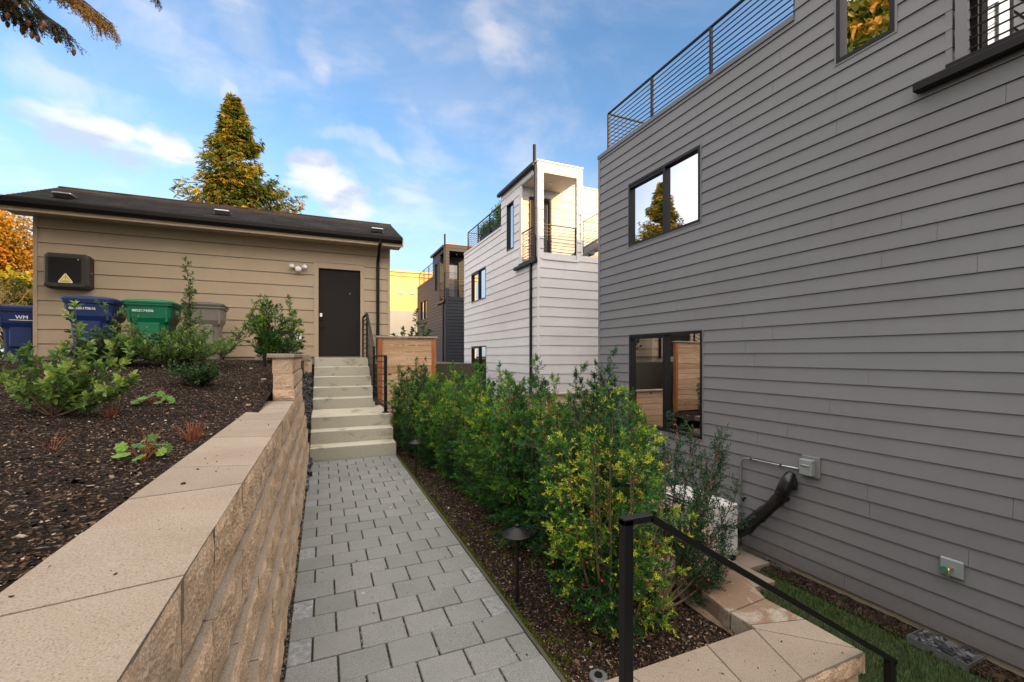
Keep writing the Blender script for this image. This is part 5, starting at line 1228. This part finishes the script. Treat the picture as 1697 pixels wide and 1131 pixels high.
def round_tree(label, loc, H, Rc, n, mat, seed, name, L=.16, squash=.8, tr=.15, lobes=9, W=.6):
    rs = np.random.RandomState(seed); T = thing(name, label, 'tree', loc); f, s = MB(), MB(); P = []; A = []
    s.tube([(0, 0, -.5), (0, 0, H*.35)], [tr, tr*.7], 8)
    for i in range(lobes*3):
        v = nrm(rs.normal(0, 1, 3)); v[2] = abs(v[2])*1.1-.35; c = v*Rc*rs.uniform(.35, .85)*np.array([1, 1, squash])+np.array([0, 0, H-Rc*squash]); r = Rc*rs.uniform(.22, .42); m = int(n/(lobes*3))
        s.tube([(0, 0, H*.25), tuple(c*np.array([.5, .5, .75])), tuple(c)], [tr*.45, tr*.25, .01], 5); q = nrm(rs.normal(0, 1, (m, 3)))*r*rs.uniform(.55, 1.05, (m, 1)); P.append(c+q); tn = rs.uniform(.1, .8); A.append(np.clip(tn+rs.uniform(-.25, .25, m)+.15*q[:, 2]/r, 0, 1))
    P = np.concatenate(P); A = np.concatenate(A); m = len(P); leaves(f, P, rs.normal(0, 1, (m, 3))+np.array([0, 0, -.3]), rs.normal(0, .5, (m, 3))+np.array([0, 0, 1]), L*rs.uniform(.6, 1.2, m), L*W*rs.uniform(.6, 1.2, m), A, .2)
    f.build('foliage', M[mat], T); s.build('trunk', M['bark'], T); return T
round_tree('orange autumn tree far left behind the garage corner', (-10.6, 19, 1.2), 5.7, 2.8, 30000, 'maple', 5, 'autumn_tree', .13)
round_tree('bright yellow green bush below the orange tree', (-8.8, 17.2, 1.0), 3.4, 1.6, 5000, 'yellowleaf', 6, 'round_bush', .13)
round_tree('olive green bush at the far left below the yellow one', (-7.6, 16.0, .8), 2.95, 1.4, 5200, 'cedarleaf', 8, 'olive_bush', .12)
def bare_bush(label, loc, n, H, R_, seed):
    rs = np.random.RandomState(seed); mb = MB()
    def br(p, d, l, r, k):
        q = p+d*l; m_ = (p+q)/2+rs.normal(0, l*.08, 3); mb.tube([tuple(p), tuple(m_), tuple(q)], [r, r*.8, r*.6], 4)
        if k:
            for _ in range(3): br(q, nrm(d+rs.normal(0, .55, 3)+np.array([0, 0, .12])), l*rs.uniform(.55, .85), r*.6, k-1)
    for i in range(n): a = rs.uniform(0, 6.283); br(np.zeros(3), nrm(np.array([math.cos(a)*.8, math.sin(a)*.8, rs.uniform(.5, 1.2)])), H*.38, .022, 4)
    o = mb.build('bare_bush', M['twigpale'], label=label, cat='bush'); o.location = loc
bare_bush('tangle of bare golden branches behind the bin left of the garage', (-6.9, 14.2, 1.2), 9, 1.9, 1, 5)
round_tree('white flowering low bush left of the standing blue bin', (-6.7, 12.9, 1.0), 1.0, .6, 2200, 'blossom' if 'blossom' in M else 'arb', 9, 'low_bush', .07, tr=.03)
# picket stakes by the left bin
for i, (x, dx) in enumerate(((-5.62, .05), (-5.50, .0))):
    mb = MB(); mb.beam((x, 10.9, 1.3), (x+dx, 10.9, 1.78), .03, .02); mb.build('stake', M['white_paint'], label='pale leaning stake left of the blue bin'+(', nearer the bin' if i else ', farther from the bin'), cat='stake')

round_tree('golden broadleaf tree on the left that the high gray window mirrors', (-11.5, 11.5, 1.2), 19, 5.4, 11000, 'cedarleaf', 15, 'golden_tree', .40, 1.3)
for i, (x, y, h_, lab) in enumerate(((-9.5, -2.5, 7.5, 'unseen leafy green tree added beside the fir to dim the sky light'), (-12.5, 2.5, 8.5, 'unseen tall leafy green tree added far left to dim the sky light'), (-8.5, -8.0, 8.0, 'unseen leafy green tree added left behind the camera to dim the sky light'))):  # trees added out of frame to darken the foot of the gray wall
    round_tree(lab, (x, y, .8), h_, 3.0, 6500, 'salal', 60+i, 'occluder_tree', .30, 1.0)
# fir whose branches hang into the upper left corner
def fir():
    rs = np.random.RandomState(12); T = thing('fir_tree', 'tall fir whose drooping cone laden branches hang into the upper left corner', 'tree', (-7.2, 6.3, 1.2)); f, s, cn = MB(), MB(), MB()
    s.tube([(0, 0, -1), (0, 0, 8), (.1, 0, 14.5)], [.30, .2, .03], 10); cones = []; NP, ND, NL, NA = [], [], [], []; FP, FD, FN, FL, FA = [], [], [], [], []
    def spray(c, fine, tone, dens=1.0):
        n = len(c)-1
        for k in range(int((95 if fine else 26)*dens)):
            u = rs.uniform(.30 if fine else .35, 1)**.85; i = min(n-1, int(u*n)); P = c[i]+(c[i+1]-c[i])*(u*n-i); T_ = nrm(c[i+1]-c[i]); S = nrm(np.cross(T_, [0, 0, 1])); sg = rs.choice((-1, 1))
            d = nrm(T_*.5+S*sg*rs.uniform(.2, .8)+np.array([0, 0, -rs.uniform(.35, 1.3)])); l = rs.uniform(.14, .42)*(1.25-.65*u)
            if fine:
                e = P+d*l; s.tube([tuple(P), tuple(e)], [.005, .002], 3); tn = np.clip(tone+rs.uniform(-.2, .25)+.25*(u > .8), 0, 1)
                for q in range(3):
                    a = P+(e-P)*rs.uniform(.1, .8); dd = nrm(d+rs.normal(0, .5, 3)+np.array([0, 0, -.4])); ll = l*rs.uniform(.3, .6); m = int(ll/.007)
                    if m > 1: uu = np.linspace(0, 1, m)[:, None]; NP.append(a+dd*ll*uu); ND.append(nrm(nrm(np.cross(np.tile(dd, (m, 1)), rs.normal(0, 1, (m, 3))))+dd*.9)); NL.append(np.full(m, .030)); NA.append(np.full(m, tn))
                m = int(l/.006); uu = np.linspace(0, 1, m)[:, None]; NP.append(P+d*l*uu); ND.append(nrm(nrm(np.cross(np.tile(d, (m, 1)), rs.normal(0, 1, (m, 3))))+d*.9)); NL.append(np.full(m, .032)); NA.append(np.full(m, tn))
                if rs.uniform() < .42:
                    cones.append(e)
            else:
                FP.append(P); FD.append(d); FN.append(nrm(rs.normal(0, 1, 3)+S)); FL.append(l*1.6); FA.append(np.clip(tone+rs.uniform(-.2, .3), 0, 1))
    # the branches in the picture, given by their tips in world space
    o = np.array([-7.2, 6.3, 1.2])
    for (tip, z0, tone, dn) in (((-2.45, 6.0, 4.86), 6.9, .35, 1.2), ((-2.75, 6.1, 4.96), 7.1, .25, 1.3), ((-3.1, 6.2, 5.12), 7.3, .2, 1.2), ((-2.62, 5.85, 4.98), 6.8, .3, 1.1), ((-2.90, 6.0, 5.02), 6.8, .3, 1.2), ((-2.06, 6.0, 5.00), 7.6, .75, 1.0), ((-2.16, 6.25, 5.18), 7.8, .98, 1.2), ((-2.28, 6.1, 5.22), 7.8, .98, 1.2), ((-1.66, 6.0, 5.46), 8.1, .4, .6)):  # high tone paints sunlit gold into the needles of the right-hand branches
        e = np.array(tip)-o; c = curve(np.array([0, 0, z0-1.2]), e, np.array([0, 0, .55]), 14, rs); s.tube([tuple(x) for x in c], list(np.linspace(.05, .006, 14)), 6)
        sub = c[7:]; spray(np.array(sub), True, tone, dn)
        spray(c[:7], False, tone*.6, .8)
    for b in range(150):
        t = rs.uniform(); z = 2.5+11.5*t; az = rs.uniform(0, 6.283); rr = 3.7*(1-t)**.8+.25
        if -1.0 < az < .9 or az > 5.28:
            rr = min(rr, 3.0)
        c = curve(np.array([0, 0, z]), np.array([math.cos(az)*rr, math.sin(az)*rr, z-.12*rr]), np.array([0, 0, .3]), 8, rs); s.tube([tuple(x) for x in c], list(np.linspace(.04, .006, 8)), 4); spray(c, False, rs.uniform(.1, .7), 2.0)
    needles(f, np.concatenate(NP), np.concatenate(ND), np.concatenate(NL), np.full(sum(map(len, NP)), .0035), np.concatenate(NA))
    FP, FD, FN, FL, FA = map(np.array, (FP, FD, FN, FL, FA)); D = nrm(FD)
    for a_, l_ in ((0, 1), (.5, .7), (-.5, .7)):
        S = nrm(np.cross(D, FN)); leaves(f, FP, D*math.cos(a_)+S*math.sin(a_), FN, FL*l_, FL*l_*.22, FA, .1)
    f.build('foliage', M['firleaf'], T); s.build('trunk', M['bark'], T)
    cn.lathe([(.004, .0), (.018, -.015), (.021, -.035), (.012, -.06), (.002, -.072)], (0, 0, 0), 6); c0 = cn.build('cone', M['cone'], T, smooth=True); c0.location = tuple(cones[0])
    for q in cones[1:95]: c_ = c0.copy(); COL.objects.link(c_); c_.parent = T; c_.location = tuple(q)
fir()
# planters on the white townhouse deck
for i, (y, lab) in enumerate(((14.5, 'dark planter with feathery bamboo on the white deck, nearer the tower'), (15.9, 'dark planter with low bamboo at the far end of the white deck'))):
    T = thing('deck_planter', lab, 'planter', (5.85, y, 5.70)); mb = MB(); mb.box(-.15, .15, -.6, .6, -.05, .48, bev=.01); mb.build('pot', M['frame'], T)
    rs = np.random.RandomState(40+i); f = MB(); n = 1500; P = np.stack([rs.uniform(-.2, .2, n), rs.uniform(-.6, .6, n), .45+rs.uniform(0, .72 if i == 0 else .4, n)**1.0], 1); leaves(f, P, rs.normal(0, 1, (n, 3))+np.array([0, 0, .4]), rs.normal(0, 1, (n, 3)), np.full(n, .11), np.full(n, .022), rs.uniform(.2, 1, n)); f.build('foliage', M['yewbright'], T)
print('objects', len(bpy.data.objects))
